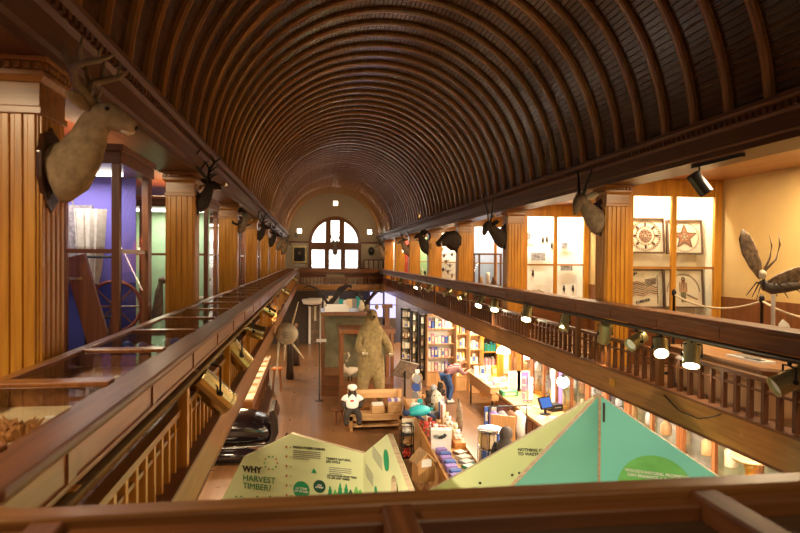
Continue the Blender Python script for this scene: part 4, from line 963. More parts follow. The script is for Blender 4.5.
text('WHY', .098, INK, oA, onA(244, 470.5), DA, (0, 0, 1), .002, bold=.0035)
text('HARVEST\nTIMBER?', .098, GINK, oA, onA(244, 479.5), DA, (0, 0, 1), .002, space=.92)
text('WOOD STORES CARBON', .033, INK, oA, onA(294, 447), DA, (0, 0, 1), .0015, bold=.001)
text("TIMBER'S NATURAL\nLIFE CYCLE", .033, INK, oA, onA(327, 458.5), DA, (0, 0, 1), .0015, bold=.001)
text('ADVANTAGES FROM TREES\nTO LIFE AND TIMBER', .028, INK, oA, onA(328, 475), DA, (0, 0, 1), .0015, bold=.001)
def para(u, v, n, w_, dv=1.9):
    for i in range(n):
        c = onA(u, v+dv*i); MB().prism([(0, -.004), (w_*(1 if i < n-1 else .6), -.004), (w_*(1 if i < n-1 else .6), .004), (0, .004)], c, DA, (0, 0, 1), .0015).build('text_line', GREY, oA)
para(294, 449.5, 5, .33); para(330, 466.5, 4, .26)
for u, v, R_, m in ((302.5, 489, .098, GDISC), (320.5, 485.5, .072, DDISC)):
    c = onA(u, v); MB().prism([(R_*math.cos(2*PI*i/30), R_*math.sin(2*PI*i/30)) for i in range(30)], c, DA, (0, 0, 1), .002).build('printed_disc', m, oA)
    text('2.5 TONS\nOF WOOD' if R_ > .08 else 'CO2\nSTORED', R_*.34, WHITE, oA, onA(u, v-.6, .034), DA, (0, 0, 1), .0012, 'CENTER', bold=.001)
def tree(u, v, h, m, w_=.035):
    c = onA(u, v); MB().prism([(-.004, 0), (.004, 0), (.004, h*.2), (w_, h*.2), (w_*.45, h*.5), (w_*.75, h*.5), (w_*.25, h*.78), (w_*.4, h*.78), (0, h), (-w_*.4, h*.78), (-w_*.25, h*.78), (-w_*.75, h*.5), (-w_*.45, h*.5), (-w_, h*.2), (-.004, h*.2)], c, DA, (0, 0, 1), .002).build('printed_tree', m, oA)
for u, v, h, m in ((331, 497, .14, GDISC), (336, 497, .10, LGREEN), (341, 496.5, .17, GDISC), (347, 496, .15, GDISC), (351.5, 495.5, .08, DDISC), (357, 495, .11, LGREEN), (361, 494.5, .07, LGREEN), (315, 473, .06, GDISC)): tree(u, v, h, m)
for i in range(7):
    v = 446+i*9.6; c = onA(287.5+i*.05, v)
    MB().prism([(.013*math.cos(k), .016*math.sin(k)) for k in range(6)], c, DA, (0, 0, 1), .002).build('printed_dot', PINK, oA)
    c = onA(292, v+.6); MB().prism([(.006*math.cos(k), .006*math.sin(k)) for k in range(6)], c, DA, (0, 0, 1), .002).build('printed_dot', INK, oA)
for i in range(10):
    c = onA(272+6.5*math.cos(i*.63), 462+6.5*math.sin(i*.63)); MB().prism([(.011*math.cos(k), .011*math.sin(k)) for k in range(6)], c, DA, (0, 0, 1), .002).build('printed_dot', [PINK, GINK, LGREEN][i % 3], oA)
for u in (236, 241, 257, 270): c = onA(u, 496); MB().prism([(0, 0), (.035, 0), (.02, .02)], c, DA, (0, 0, 1), .002).build('printed_leaf', GINK, oA)
for u, v, R_ in ((389.5, 460, .10), (379, 492, .06)):
    c = on(u, v, PB, NBf, .031)-P0; MB().prism([(R_*math.cos(2*PI*i/24), R_*math.sin(2*PI*i/24)) for i in range(24)], c, DB if NB_.x < 0 else DB, (0, 0, 1), .003).build('printed_disc', GDISC, oB)
for i in range(4):
    c = on(375.5, 446+3.2*i, PB, NBf, .031)-P0; MB().prism([(0, -.005), (.42, -.005), (.42, .005), (0, .005)], c, DB, (0, 0, 1), .003).build('text_line', GREY, oB)
for i in range(4):
    c = on(368.5, 464+3.2*i, PB, NBf, .031)-P0; MB().prism([(0, -.005), (.36, -.005), (.36, .005), (0, .005)], c, DB, (0, 0, 1), .003).build('text_line', GREY, oB)

# ------------------------------------------------------------------ standing bear, bench, seated plush figure
bp = at(371, 392, Y=17.5); BX, BY = bp.x, 17.5
t = thing('display_plinth', 'wooden plinth under the standing bear, behind the bench', 'plinth', (BX, BY, 0)); MB().box((-.75, -.55, 0), (.75, .55, .52)).box((-.80, -.60, .48), (.80, .60, .55)).build('plinth', REDX, t); PZ = .55
t = thing('standing_bear', 'big golden-brown bear standing upright with a forepaw held out, behind the bench', 'bear', (BX, BY, PZ)); t.scale = (.80, .88, 1.02)
Vb = [(0, 0, 1.0), (0, -.02, 1.35), (0, 0, 1.78), (0, -.03, 2.08), (0, -.06, 2.30), (.01, -.12, 2.46), (.03, -.33, 2.42), (.04, -.47, 2.37),
      (.24, .0, .85), (.30, -.06, .50), (.30, 0, .14), (.31, -.24, .07), (-.24, .0, .85), (-.30, -.06, .50), (-.30, 0, .14), (-.31, -.24, .07),
      (.34, -.02, 1.92), (.56, -.14, 1.60), (.62, -.40, 1.42), (.63, -.58, 1.42), (-.34, -.02, 1.92), (-.47, -.16, 1.58), (-.36, -.42, 1.46), (-.30, -.58, 1.46)]
Eb = [(0, 1), (1, 2), (2, 3), (3, 4), (4, 5), (5, 6), (6, 7), (0, 8), (8, 9), (9, 10), (10, 11), (0, 12), (12, 13), (13, 14), (14, 15), (2, 16), (16, 17), (17, 18), (18, 19), (2, 20), (20, 21), (21, 22), (22, 23)]
Rb = [.36, .43, .42, .32, .24, .23, .125, .08, .30, .225, .16, .12, .30, .225, .16, .12, .24, .17, .13, .11, .24, .17, .13, .11]
body = skin('body', Vb, Eb, Rb, BEARF, t, 2)
b = MB()
for q in (1, -1): b.ball((.01+.17*q, -.06, 2.64), (.07, .04, .075), 10, 8)
merge_into(body, b)
for q in (1, -1): MB().ball((.02+.085*q, -.31, 2.52), .022, 8, 6).build('eye', BLACK, t, smooth=True)
MB().ball((.045, -.555, 2.40), (.045, .035, .035), 8, 6).build('nose', BLACK, t, smooth=True)
for x, y, z in ((.63, -.68, 1.40), (-.29, -.68, 1.44)):
    b = MB()
    for i in range(5): b.loft([(x-.08+.04*i, y+.03, z+.02), (x-.08+.04*i, y-.03, z-.0), (x-.08+.04*i, y-.05, z-.05)], [.014, .011, .002], 5)
    b.build('claws', BONE, t)
# bench
sx0, sx1 = at(348, 420, Y=16.6).x, at(403, 420, Y=16.6).x; L = sx1-sx0
t = thing('wooden_bench', 'pale wooden bench with a plank back in front of the bear', 'bench', (sx0, 16.45, 0))
MB().box((0, 0, .40), (L, .45, .46)).box((.04, .02, .28), (L-.04, .06, .40)).build('seat', PINE, t); MB().box((0, .42, .80), (L, .48, 1.02)).build('backrest', PINE, t)
for x in (.04, L-.12):
    for y in (.02, .36): MB().box((x, y, 0), (x+.08, y+.07, .40 if y < .1 else 1.0)).build('leg', PINEZ, t)
MB().box((.06, .06, .10), (L-.06, .40, .14)).build('lower_shelf', PINE, t)
for i, (x0, x1, h, k) in enumerate(((.62, .98, .20, 'white'), (1.05, L-.05, .30, 'violet'))):
    o = thing('open_wooden_bin', ['low pale bin holding white packets on the bench', 'taller pale bin holding violet packets at the right end of the bench'][i], 'bin', (sx0+x0, 16.50, .461)); w_ = x1-x0
    MB().box((0, 0, 0), (w_, .30, .01)).box((0, 0, 0), (w_, .012, h)).box((0, .288, 0), (w_, .30, h)).box((0, 0, 0), (.012, .30, h)).box((w_-.012, 0, 0), (w_, .30, h)).build('bin', PINE, o)
    for j in range(4): tag(MB().box((-.035, -.11, 0), (.035, .11, h+.04)).build('packet', GC[k if j % 2 == 0 else 'white'], loc=(sx0+x0+.07+(w_-.14)*j/3, 16.65, .4725)), '%s packet from the left in the %s bench bin' % (ordn(j), ['low', 'tall'][i]), 'packet', 'packets in the bench bins')
# plush
pp = at(352, 412, Y=16.62)
t = thing('plush_figure', 'seated dark plush figure in a white T-shirt and white cap on the bench', 'plush toy', (pp.x, 16.62, .46)); t.scale = (.95, .86, .84)
Vp = [(0, 0, .14), (0, 0, .36), (0, -.01, .56), (0, -.02, .66), (0, -.04, .76), (0, -.11, .74), (.13, -.02, .52), (.25, -.08, .36), (.22, -.22, .20), (-.13, -.02, .52), (-.25, -.08, .36), (-.22, -.22, .20), (.12, -.16, .09), (.17, -.36, .04), (.18, -.38, -.22), (.18, -.47, -.26), (-.12, -.16, .09), (-.17, -.36, .04), (-.18, -.38, -.22), (-.18, -.47, -.26)]
skin('body', Vp, [(0, 1), (1, 2), (2, 3), (3, 4), (4, 5), (2, 6), (6, 7), (7, 8), (2, 9), (9, 10), (10, 11), (0, 12), (12, 13), (13, 14), (14, 15), (0, 16), (16, 17), (17, 18), (18, 19)],
     [.17, .17, .13, .09, .125, .06, .09, .075, .07, .09, .075, .07, .11, .095, .075, .07, .11, .095, .075, .07], FURD, t, 2)
sh = MB(); sh.loft([(0, 0, .06), (0, 0, .18), (0, -.01, .34), (0, -.005, .50), (0, -.01, .60), (0, -.015, .64)], [(.20, .18), (.235, .225), (.225, .215), (.18, .16), (.12, .11), (.10, .09)], 18, up=(0, 1, 0))
for q in (1, -1): sh.loft([(.08*q, -.01, .56), (.17*q, -.03, .49), (.245*q, -.07, .40)], [.085, .105, .10], 12)
sh.build('t_shirt', WHITE, t, smooth=True)
c = MB(); c.lathe([(.135, 0), (.14, .05), (.11, .11), (.05, .14), (.005, .145)], (0, -.04, .79), 14); c.loft([(0, -.14, .80), (0, -.27, .785)], [(.10, .012), (.06, .01)], 10); c.build('cap', WHITE, t, smooth=True)
MB().ball((-.01, -.215, .44), (.055, .012, .035), 10, 6).build('shirt_print', GC['red'], t, smooth=True)
for q in (1, -1): MB().ball((.05*q, -.165, .765), .015, 6, 5).build('eye', GC['cream'], t)
MB().ball((0, -.17, .72), (.05, .03, .03), 8, 6).build('muzzle', GC['brown'], t, smooth=True)
# little turned stool beside the bench
q = at(339, 425, Z=0); t = thing('low_stool', 'low dark turned stool at the left of the bench', 'stool', (q.x-.02, q.y+.1, 0)); MB().lathe([(.17, .38), (.18, .40), (.17, .43)], n=16).build('seat', MAH, t)
for i in range(3): a = i*2.09; MB().bar((.15*math.cos(a), .15*math.sin(a), 0), (.10*math.cos(a), .10*math.sin(a), .38), .022, 8).build('leg', MAHZ, t)

# ------------------------------------------------------------------ showcases behind the bear
def showcase(x0, x1, y0, y1, H, hb, label, m, back=True):
    t = thing('glass_showcase', label, 'display case', (x0, y0, 0)); w_, D = x1-x0, y1-y0; p = .05
    for x in (0, w_-2*p):
        for y in (0, D-2*p): MB().box((x, y, hb), (x+2*p, y+2*p, H-.12)).build('corner_post', m, t)
    MB().box((-.04, -.04, H-.12), (w_+.04, D+.04, H)).build('cornice', m, t); MB().box((0, 0, 0), (w_, D, hb)).build('base', MAHX, t)
    MB().box((2*p, .02, hb), (w_-2*p, .026, H-.12)).box((.02, 2*p, hb), (.026, D-2*p, H-.12)).build('glass', GLASS, t)
    MB().box((2*p, D-.06, hb), (w_-2*p, D-.05, H-.12)).build('back_panel', mat('olive_backing', (.16, .14, .075), .8, vary=.3, scale=3), t)
    return t
ca = at(322, 312, Y=20.8); cb = at(362, 312, Y=20.8)
showcase(ca.x, cb.x+.35, 20.8, 22.4, ca.z, .7, 'tall wood-framed showcase behind the left of the bear', MAHZ)
da = at(340.5, 330, Y=18.9); db = at(394, 330, Y=18.9)
showcase(da.x, db.x, 18.9, 20.2, da.z, .75, 'lower cherry-framed glass showcase directly behind the bear', REDZ)
# pale long-necked bird in the lower case
q = at(350, 372, Y=19.4); t = thing('mounted_bird', 'pale long-necked bird standing inside the showcase left of the bear', 'bird', (q.x, 19.5, .751)); z = q.z-.751
b = MB(); b.loft([(.28, 0, z+.10), (.18, 0, z+.06), (0, 0, z), (-.14, 0, z+.04), (-.20, 0, z+.18), (-.10, 0, z+.34), (-.02, -.02, z+.50), (-.08, -.03, z+.60)], [.02, .09, .15, .10, .055, .042, .038, .05], 12); b.build('body', PALE, t, smooth=True)
MB().loft([(-.12, -.03, z+.60), (-.26, -.04, z+.50)], [.025, .005], 6).build('bill', GC['tan'], t)
for x in (-.04, .06): MB().bar((x, 0, 0), (x, 0, z-.10), .016, 6).build('leg', BLACK, t)
# great dark birds with raised wings on top of the tall case
def big_bird(x, y, z, s, label, rz):
    t = thing('mounted_bird', label, 'bird', (x, y, z), rz, 'dark birds on the tall showcase'); t.scale = (s,)*3
    MB().loft([(.45, 0, .10), (.25, 0, .16), (0, 0, .22), (-.18, 0, .32), (-.28, 0, .44), (-.36, 0, .46), (-.44, 0, .43)], [.03, .08, .13, .10, .06, .055, .01], 10).build('body', FURD, t, smooth=True)
    for q in (1, -1): MB().loft([(0, .08*q, .27), (0, .28*q, .58), (.05, .52*q, .84), (.15, .78*q, .93), (.25, .95*q, .82)], [(.14, .04), (.26, .04), (.27, .035), (.19, .03), (.03, .01)], 10, up=(0, 0, 1)).build('wing', FURD, t, smooth=True)
    for q in (1, -1): MB().bar((0, .05*q, 0), (0, .05*q, .16), .016, 6).build('leg', GC['tan'], t)
big_bird(at(333, 310, Y=21.5).x-.12, 21.35, ca.z+.001, .92, 'dark bird with arched raised wings on top of the tall showcase, left one', PI/2+.3)
big_bird(at(366, 310, Y=22).x, 22.1, ca.z+.001, .70, 'dark bird with raised wings on top of the tall showcase, beside the bear head', -PI/2-.4)
q = at(361.5, 308, Y=21.1); t = thing('mounted_bird', 'small cream bird on top of the tall showcase next to the bear head', 'bird', (q.x, 21.1, ca.z+.001)); MB().loft([(0, 0, 0), (0, 0, .12), (.01, 0, .25), (-.02, -.02, .34), (-.08, -.05, .36)], [.07, .11, .08, .055, .01], 10).build('body', PALE, t, smooth=True)
q0, q1 = at(325, 310, Y=21.0), at(352, 310, Y=21.0)
tag(MB().box((0, 0, 0), (q1.x-q0.x-.12, .25, .16)).box((.05, .05, .16), (q1.x-q0.x-.2, .2, .24)).build('white_case', WHITE, loc=(q0.x, 20.86, ca.z+.001)), 'low white box along the front of the tall showcase top', 'box')
# white stand at left of tall showcase
q = at(319.5, 345, Y=20.2); t = thing('sign_stand', 'slim white sign stand left of the tall showcase', 'stand', (q.x, 20.2, 0)); MB().bar((0, 0, .02), (0, 0, 1.9), .018, 8).lathe([(.14, 0), (.14, .02), (.03, .03)], n=14).build('pole', PIPEM, t); MB().box((-.10, -.01, 1.9), (.22, .01, 2.0)).build('arm', WHITE, t)
# leaning reading panel
q = at(404, 412, Z=0); t = thing('reading_panel', 'grey-brown slanted reading panel on a dark stand right of the bear', 'panel', (at(405, 380, Y=18.3).x, 18.3, 0))
rot = Matrix.Rotation(math.radians(38), 3, 'X') @ Matrix.Rotation(math.radians(20), 3, 'Y')
MB().box((-.30, -.02, -.34), (.30, .02, .34), rot, (0, 0, 0)).build('panel', mat('panel_print', (.26, .20, .15), .5, vary=.35, scale=9), t, loc=(0, 0, 1.30)); MB().bar((0, .05, 0), (0, .03, 1.3), .03, 8).lathe([(.22, 0), (.22, .03), (.04, .05)], (0, .05, 0), 14).build('stand', BLACK, t)

# ------------------------------------------------------------------ left side of the floor
q = at(250, 437, Y=14.9)
t = thing('black_carriage', 'glossy black lacquered carriage body with an upcurved dash under the left gallery', 'carriage', (-1.82, 14.9, 0))
vs = []; secs = [(-1.1, .32, .95, .52), (-.7, .30, 1.02, .60), (-.3, .30, 1.06, .62), (.1, .30, 1.03, .62), (.45, .31, .98, .61), (.75, .33, .88, .58), (.98, .40, .70, .52)]
b = MB(); n = 14
for x, z0, z1, hw in secs:
    for j in range(n):
        a = 2*PI*j/n; cy, cz = math.cos(a), math.sin(a); e = .55
        vs.append((x, hw*abs(cy)**e*(1 if cy > 0 else -1), (z0+z1)/2+(z1-z0)/2*abs(cz)**e*(1 if cz > 0 else -1)))
k = len(secs); b.add(vs, [(i*n+j, i*n+(j+1) % n, (i+1)*n+(j+1) % n, (i+1)*n+j) for i in range(k-1) for j in range(n)]+[tuple(range(n)), tuple((k-1)*n+j for j in range(n))])
b.build('body', GLOSSB, t, smooth=True)
b = MB(); pr = [(.80, .36), (1.0, .40), (1.10, .62), (1.08, .92), (1.00, 1.14), (.88, 1.10), (.90, .90), (.92, .62), (.88, .46), (.80, .42)]
b.prism(pr, (0, .56, 0), (1, 0, 0), (0, 0, 1), 1.12); b.build('dash', GLOSSB, t, bevel=.02)
MB().bar((-1.1, -.62, .30), (1.02, -.60, .36), .018, 8).bar((-1.1, .62, .30), (1.02, .60, .36), .018, 8).build('body_moulding', STEEL, t)
b = MB(); b.loft([(-1.2, -.66, .12), (-.4, -.74, .22), (.4, -.78, .24), (.85, -.72, .17), (1.0, -.66, .08)], [(.06, .10), (.20, .12), (.22, .12), (.14, .08), (.04, .03)], 12); b.build('fender', GLOSSB, t, smooth=True)
for x in (-.8, .1, .75):
    for q_ in (1, -1): MB().bar((x, .60*q_, .0), (x, .50*q_, .34), .025, 8).build('strut', STEEL, t)
for q_ in (1, -1): MB().loft([(-1.2, .62*q_, .02), (.9, .62*q_, .02), (1.15, .62*q_, .10), (1.25, .62*q_, .28)], .02, 8).build('runner', BLACK, t)
# row of low tray cases
for i in range(7):
    y = 16.6+1.05*i; t = thing('tray_table', ['tray case nearest the black carriage under the left gallery', ''][min(i, 1)] or '%s low wooden tray case from the carriage along the left gallery' % ordn(i), 'display table', (-1.95, y, 0), 0, 'tray cases under the left gallery')
    MB().box((-.45, 0, .62), (.45, 1.0, .84)).build('box', REDX, t); MB().box((-.45, 0, .84), (-.41, 1, .90)).box((.41, 0, .84), (.45, 1, .90)).box((-.41, 0, .84), (.41, .04, .90)).box((-.41, .96, .84), (.41, 1, .90)).build('rim', PINE, t); MB().box((-.41, .04, .84), (.41, .96, .85)).build('lining', CARD, t)
    for x in (-.40, .34):
        for y_ in (.04, .9): MB().box((x, y_, 0), (x+.06, y_+.06, .62)).build('leg', REDZ, t)
    for j in range(3): tag(MB().box((-.20, -.10, 0), (.20, .10, .012)).build('caption_card', [WHITE, GC['pink'], GC['cream']][(i+j) % 3], loc=(-1.95+.05*(j-1), y+.2+.3*j, .8505)), '%s card from the near end in the %s tray case' % (ordn(j), ordn(i)), 'card', 'cards in the tray cases')
q = at(277, 391, Z=0); t = thing('round_stool', 'tall round stool with an orange seat at the end of the tray cases', 'stool', (q.x+.0, q.y, 0)); MB().lathe([(.16, .74), (.20, .76), (.20, .80), (.16, .82)], n=18).build('seat', mat('orange_seat', (.55, .16, .03), .5), t, smooth=True)
for i in range(4): a = i*PI/2+.7; MB().bar((.20*math.cos(a), .20*math.sin(a), 0), (.13*math.cos(a), .13*math.sin(a), .76), .02, 8).build('leg', REDZ, t)
# hanging sea creature
q = at(286, 334, Y=14.0); t = thing('hanging_sea_creature_model', 'pale round-bodied model sea creature with long fins hanging under the left gallery rail', 'animal model', q)
b = MB(); b.loft([(-.10, .42, .04), (-.06, .30, .04), (-.01, .12, .02), (.02, -.05, .0), (.03, -.15, -.02), (.04, -.21, -.03)], [(.05, .05), (.15, .15), (.23, .23), (.25, .24), (.20, .17), (.06, .05)], 16); b.build('body', mat('pale_hide', (.55, .50, .38), .6, vary=.3, scale=6), t, smooth=True)
for nm, p0, p1, w_ in (('fin', (.12, 0, .18), (.27, -.02, .72), .05), ('fin', (.10, 0, -.16), (.40, -.05, -.55), .06), ('fin', (-.16, 0, -.16), (-.20, 0, -.95), .055), ('fin', (-.02, .0, -.20), (-.04, 0, -.60), .05), ('fin', (-.20, .05, .0), (-.45, .1, -.2), .04)): MB().loft([p0, (V(p0)+V(p1))/2, p1], [(w_, .03), (w_*.9, .02), (w_*.3, .01)], 8).build(nm, BONE, t, smooth=True)
for i in range(3): MB().loft([(-.06, -.215, .06-.05*i), (.05, -.232, .05-.05*i), (.14, -.18, .06-.05*i)], .008, 5).build('gill_line', GREY, t)
MB().bar((0, .1, .2), (-.05, .1, SOF-q.z-1.85), .004, 5).build('wire', BLACK, t)
# figure-like dark display stands at the far left
for i, (u, v, Y, h) in enumerate(((290, 372, 24, 1.7), (296, 360, 27, 1.8))):
    q = at(u, v, Y=Y); t = thing('clothing_stand', ['nearer dark clothing stand beyond the orange stool', 'farther dark clothing stand near the far doorway'][i], 'stand', (q.x, Y, 0)); MB().loft([(0, 0, .02), (0, 0, .5), (0, 0, h*.55), (0, 0, h*.8), (0, 0, h*.88)], [(.20, .16), (.17, .13), (.17, .12), (.22, .12), (.06, .06)], 12).build('garment', DARK, t, smooth=True); MB().ball((0, 0, h*.95), (.08, .09, .11), 10, 8).build('knob', GC['brown'], t, smooth=True)

# ------------------------------------------------------------------ far end of the ground floor
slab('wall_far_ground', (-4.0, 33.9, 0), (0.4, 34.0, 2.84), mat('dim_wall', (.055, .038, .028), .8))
dq0, dq1 = at(308.5, 330, Y=33.8), at(322, 298, Y=33.8)
t = thing('door_1', 'white framed doorway', 'x', (dq0.x, 33.8, 0)); t['kind'] = 'structure'; del t['category']; w_ = dq1.x-dq0.x; h = dq1.z
MB().box((0, 0, 0), (.12, .09, h)).box((w_-.12, 0, 0), (w_, .09, h)).box((.12, 0, h-.12), (w_-.12, .09, h)).build('frame', WHITEP, t); MB().box((.12, .05, 0), (w_-.12, .08, h-.12)).build('panel', mat('door_bronze', (.16, .10, .06), .4, vary=.4, scale=4), t); MB().box((.3, .035, h*.5), (w_-.3, .05, h-.3)).build('pane', CARD, t)
for i, (u0, u1, v0, v1) in enumerate(((370, 383, 287, 317), (384.5, 396, 290, 318))):
    a, c = at(u0, v1, Y=33.5), at(u1, v0, Y=33.5); t = thing('lit_display_screen', ['left violet lit display panel beyond the bear', 'right violet lit display panel beyond the bear'][i], 'display', (a.x, 33.5, 0)); w_ = c.x-a.x; h = min(c.z, 2.8); z0 = a.z
    MB().box((0, 0, 0), (w_, .2, z0)).build('base', DARK, t); MB().box((0, .05, z0), (w_, .12, h)).build('screen', DAYV, t); MB().box((-.06, .0, z0), (0, .15, h)).box((w_, 0, z0), (w_+.06, .15, h)).box((0, 0, (z0+h)/2-.02), (w_, .05, (z0+h)/2+.02)).build('frame', DARK, t)
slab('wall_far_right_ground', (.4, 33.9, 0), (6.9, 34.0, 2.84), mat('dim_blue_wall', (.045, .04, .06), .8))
for i in range(9):
    u = 327+i*4.6; q = at(u, 296, Y=33.2); h = random.uniform(.5, .8); b = MB(); b.box((-.17, 0, 0), (.17, .1, h)); b.box((-.13, -.01, .04), (.13, 0, h-.04))
    tag(b.build('display_board', [GC['white'], GC['cream'], GC['grey'], GC['teal']][i % 4], loc=(q.x, 33.2, 1.82)), '%s small pale board from the left on the far shelf' % ordn(i), 'board', 'boards on the far shelf')
t = thing('long_shelf', 'long dark shelf carrying pale boards at the far end', 'shelf', (at(325, 300, Y=33.2).x, 33.1, 0)); MB().box((0, 0, 1.76), (2.4, .5, 1.82)).build('shelf_board', MAHX, t); MB().box((0, .4, 0), (2.4, .5, 1.76)).build('back_panel', DARK, t)
a, c = at(302, 294, Y=31), at(322, 294, Y=31)
t = thing('hanging_canoe', 'white and black boat-shaped hull hanging at the far end left', 'boat', ((a.x+c.x)/2, 31, 2.45)); hw = (c.x-a.x)/2
MB().loft([(-hw, 0, .12), (-hw*.8, 0, .03), (0, 0, 0), (hw*.8, 0, .03), (hw, 0, .12)], [(.02, .03), (.2, .14), (.3, .18), (.2, .14), (.02, .03)], 12).build('hull', WHITE, t, smooth=True); MB().loft([(-hw*.95, 0, -.10), (0, 0, -.17), (hw*.95, 0, -.10)], [(.05, .03), (.2, .08), (.05, .03)], 10).build('keel', BLACK, t, smooth=True); MB().bar((-hw*.6, 0, .1), (-hw*.6, 0, .40), .008, 5).bar((hw*.6, 0, .1), (hw*.6, 0, .40), .008, 5).build('hanger', BLACK, t)
q = at(384, 300, Y=24); t = thing('wooden_post', 'slim orange-brown wooden post right of the bear head', 'post', (at(387, 330, Y=24).x, 24, 0)); MB().box((-.09, -.09, 0), (.09, .09, 2.7)).box((-.2, -.12, 2.7), (.2, .12, 2.84)).build('post', REDZ, t)

# ------------------------------------------------------------------ gift shop under the right gallery
def goods(kind, w_, d, h, m, name, label, loc, rz=0, group=None, parent=None):
    b = MB()
    if kind == 'book':
        b.box((-w_/2, -d/2, 0), (-w_/2+w_*.1, d/2, h)).box((w_/2-w_*.1, -d/2, 0), (w_/2, d/2, h)).box((-w_/2, -d/2, 0), (w_/2, -d/2+.006, h)); b.m = 1; b.box((-w_/2+w_*.1, -d/2+.006, .004), (w_/2-w_*.1, d/2-.004, h-.004)); o = b.build(name, [m, WHITE], loc=loc, rz=rz)
    elif kind == 'mug':
        b.lathe([(w_*.4, 0), (w_*.42, .01), (w_*.42, h), (w_*.36, h), (w_*.36, h*.2)], n=14); b.loft([(w_*.40, 0, h*.8), (w_*.66, 0, h*.72), (w_*.68, 0, h*.4), (w_*.40, 0, h*.25)], .010, 6); o = b.build(name, m, loc=loc, rz=rz, smooth=True)
    elif kind == 'plush':
        b.ball((0, 0, h*.32), (w_*.42, d*.4, h*.34), 10, 8).ball((0, -d*.06, h*.76), (w_*.33, d*.33, h*.25), 10, 8)
        for q in (1, -1): b.ball((w_*.24*q, 0, h*.95), (w_*.11, d*.07, h*.10), 6, 5).ball((w_*.38*q, -d*.2, h*.38), (w_*.13, d*.18, h*.13), 7, 5).ball((w_*.24*q, -d*.32, h*.10), (w_*.16, d*.24, h*.11), 7, 5)
        o = b.build(name, m, loc=loc, rz=rz, smooth=True)
    elif kind == 'bottle':
        b.lathe([(w_*.42, 0), (w_*.45, h*.05), (w_*.45, h*.6), (w_*.18, h*.78), (w_*.18, h*.95), (w_*.22, h)], n=12); o = b.build(name, m, loc=loc, rz=rz, smooth=True)
    else:
        b.box((-w_/2, -d/2, 0), (w_/2, d/2, h)); b.m = 1; b.box((-w_*.36, -d/2-.004, h*.25), (w_*.36, -d/2, h*.75)); o = b.build(name, [m, GC['cream'] if m is not GC['cream'] else GC['blue']], loc=loc, rz=rz, bevel=.004)
    return tag(o, label, name.split('_')[-1], group)
def bookcase(x0, x1, y, D, H, zs, label, m, name='bookcase', base=.3, backm=None, rz=0, grp=None):
    t = thing(name, label, 'shelving', (x0, y, 0), rz, grp); w_ = x1-x0
    MB().box((0, 0, 0), (.03, D, H)).box((w_-.03, 0, 0), (w_, D, H)).build('side_panels', m, t); MB().box((0, 0, H-.04), (w_, D, H)).build('top', m, t); MB().box((.03, D-.02, base), (w_-.03, D, H-.04)).build('back_panel', backm or m, t); MB().box((.03, .01, 0), (w_-.03, D, base)).build('base', m, t)
    for z in zs: MB().box((.03, 0, z-.03), (w_-.03, D-.02, z)).build('shelf', m, t)
    return t
def fill(x0, x1, y, zs, where, kinds, cols, gap, hmax, grp, depth=.2, step=None):
    for r, z in enumerate(zs):
        x = x0; i = 0
        while x < x1-gap:
            kd = kinds[(i+r) % len(kinds)]; c = cols[(i*3+r*5) % len(cols)]; w_ = gap*random.uniform(.72, .92); h = hmax*random.uniform(.62, 1)
            nm = {'book': 'book', 'box': 'gift_box', 'plush': 'plush_toy', 'mug': 'mug', 'bottle': 'bottle'}[kd]
            goods(kd, w_, depth*.8, h, GC[c], nm, '%s %s, %s from the left, %s shelf of %s' % (c, nm.replace('_', ' '), ordn(i), ['lowest', 'second', 'third', 'fourth', 'top'][r], where), (x+gap/2, y, z+.001), group=grp); x += gap; i += 1
# main lit bookcase facing the room
A0_, A1_ = at(427, 350, Y=22).x, at(455.5, 350, Y=22).x
ZA = [.55, 1.05, 1.55, 2.10]
bookcase(A0_, A1_, 22, .36, 2.6, ZA, 'bright open bookcase of boxed goods facing the hall behind the plaid shopper', PINEZ, base=.5, backm=WHITEP)
fill(A0_+.04, A1_-.03, 22.14, ZA, 'the bright bookcase', ['box', 'book', 'box'], ['white', 'violet', 'white', 'cream', 'blue', 'white', 'pink'], .125, .36, 'goods in the bright bookcase')
for i, (u0, u1, Y) in enumerate(((401.5, 410.5, 26), (412, 418.5, 24.6), (420, 426, 23.2))):
    x0, x1 = at(u0, 350, Y=Y).x, at(u1, 350, Y=Y).x; zs = [.35, .8, 1.25, 1.7, 2.15]
    bookcase(x0, x1, Y, .3, 2.5, zs, ['farthest', 'middle', 'nearest'][i]+' of three narrow dark display racks left of the bright bookcase', BLACK, 'display_rack', .3, CARD, grp='narrow display racks')
    fill(x0+.03, x1-.02, Y+.12, zs, 'the %s narrow rack' % ['farthest', 'middle', 'nearest'][i], ['box', 'book'], ['cream', 'tan', 'white', 'cream', 'brown', 'cream'], max(.11, (x1-x0-.06)/3), .30, 'goods in the narrow racks')
# slanted-front unit and two more cases to its right
x0, x1 = at(457.5, 350, Y=21).x, at(469, 350, Y=21).x; zs = [.5, 1.0, 1.5, 2.0]
bookcase(x0, x1, 21.2, .34, 2.55, zs, 'narrow shelving of pale goods right of the bright bookcase', PINEZ, base=.45); fill(x0+.03, x1-.02, 21.36, zs, 'the narrow pale shelving', ['book', 'box'], ['white', 'cream', 'tan', 'yellow'], .10, .34, 'goods in the narrow pale shelving')
x0, x1 = at(471, 350, Y=20.6).x, at(483, 350, Y=20.6).x
bookcase(x0, x1, 20.8, .34, 2.5, zs, 'second pale shelving unit beside the corner bookcase', PINEZ, base=.45); fill(x0+.03, x1-.02, 20.96, zs, 'the second pale shelving', ['box', 'book'], ['cream', 'white', 'grey', 'white'], .10, .34, 'goods in the second pale shelving')
x0, x1 = at(484.5, 350, Y=20).x, at(500, 350, Y=20).x
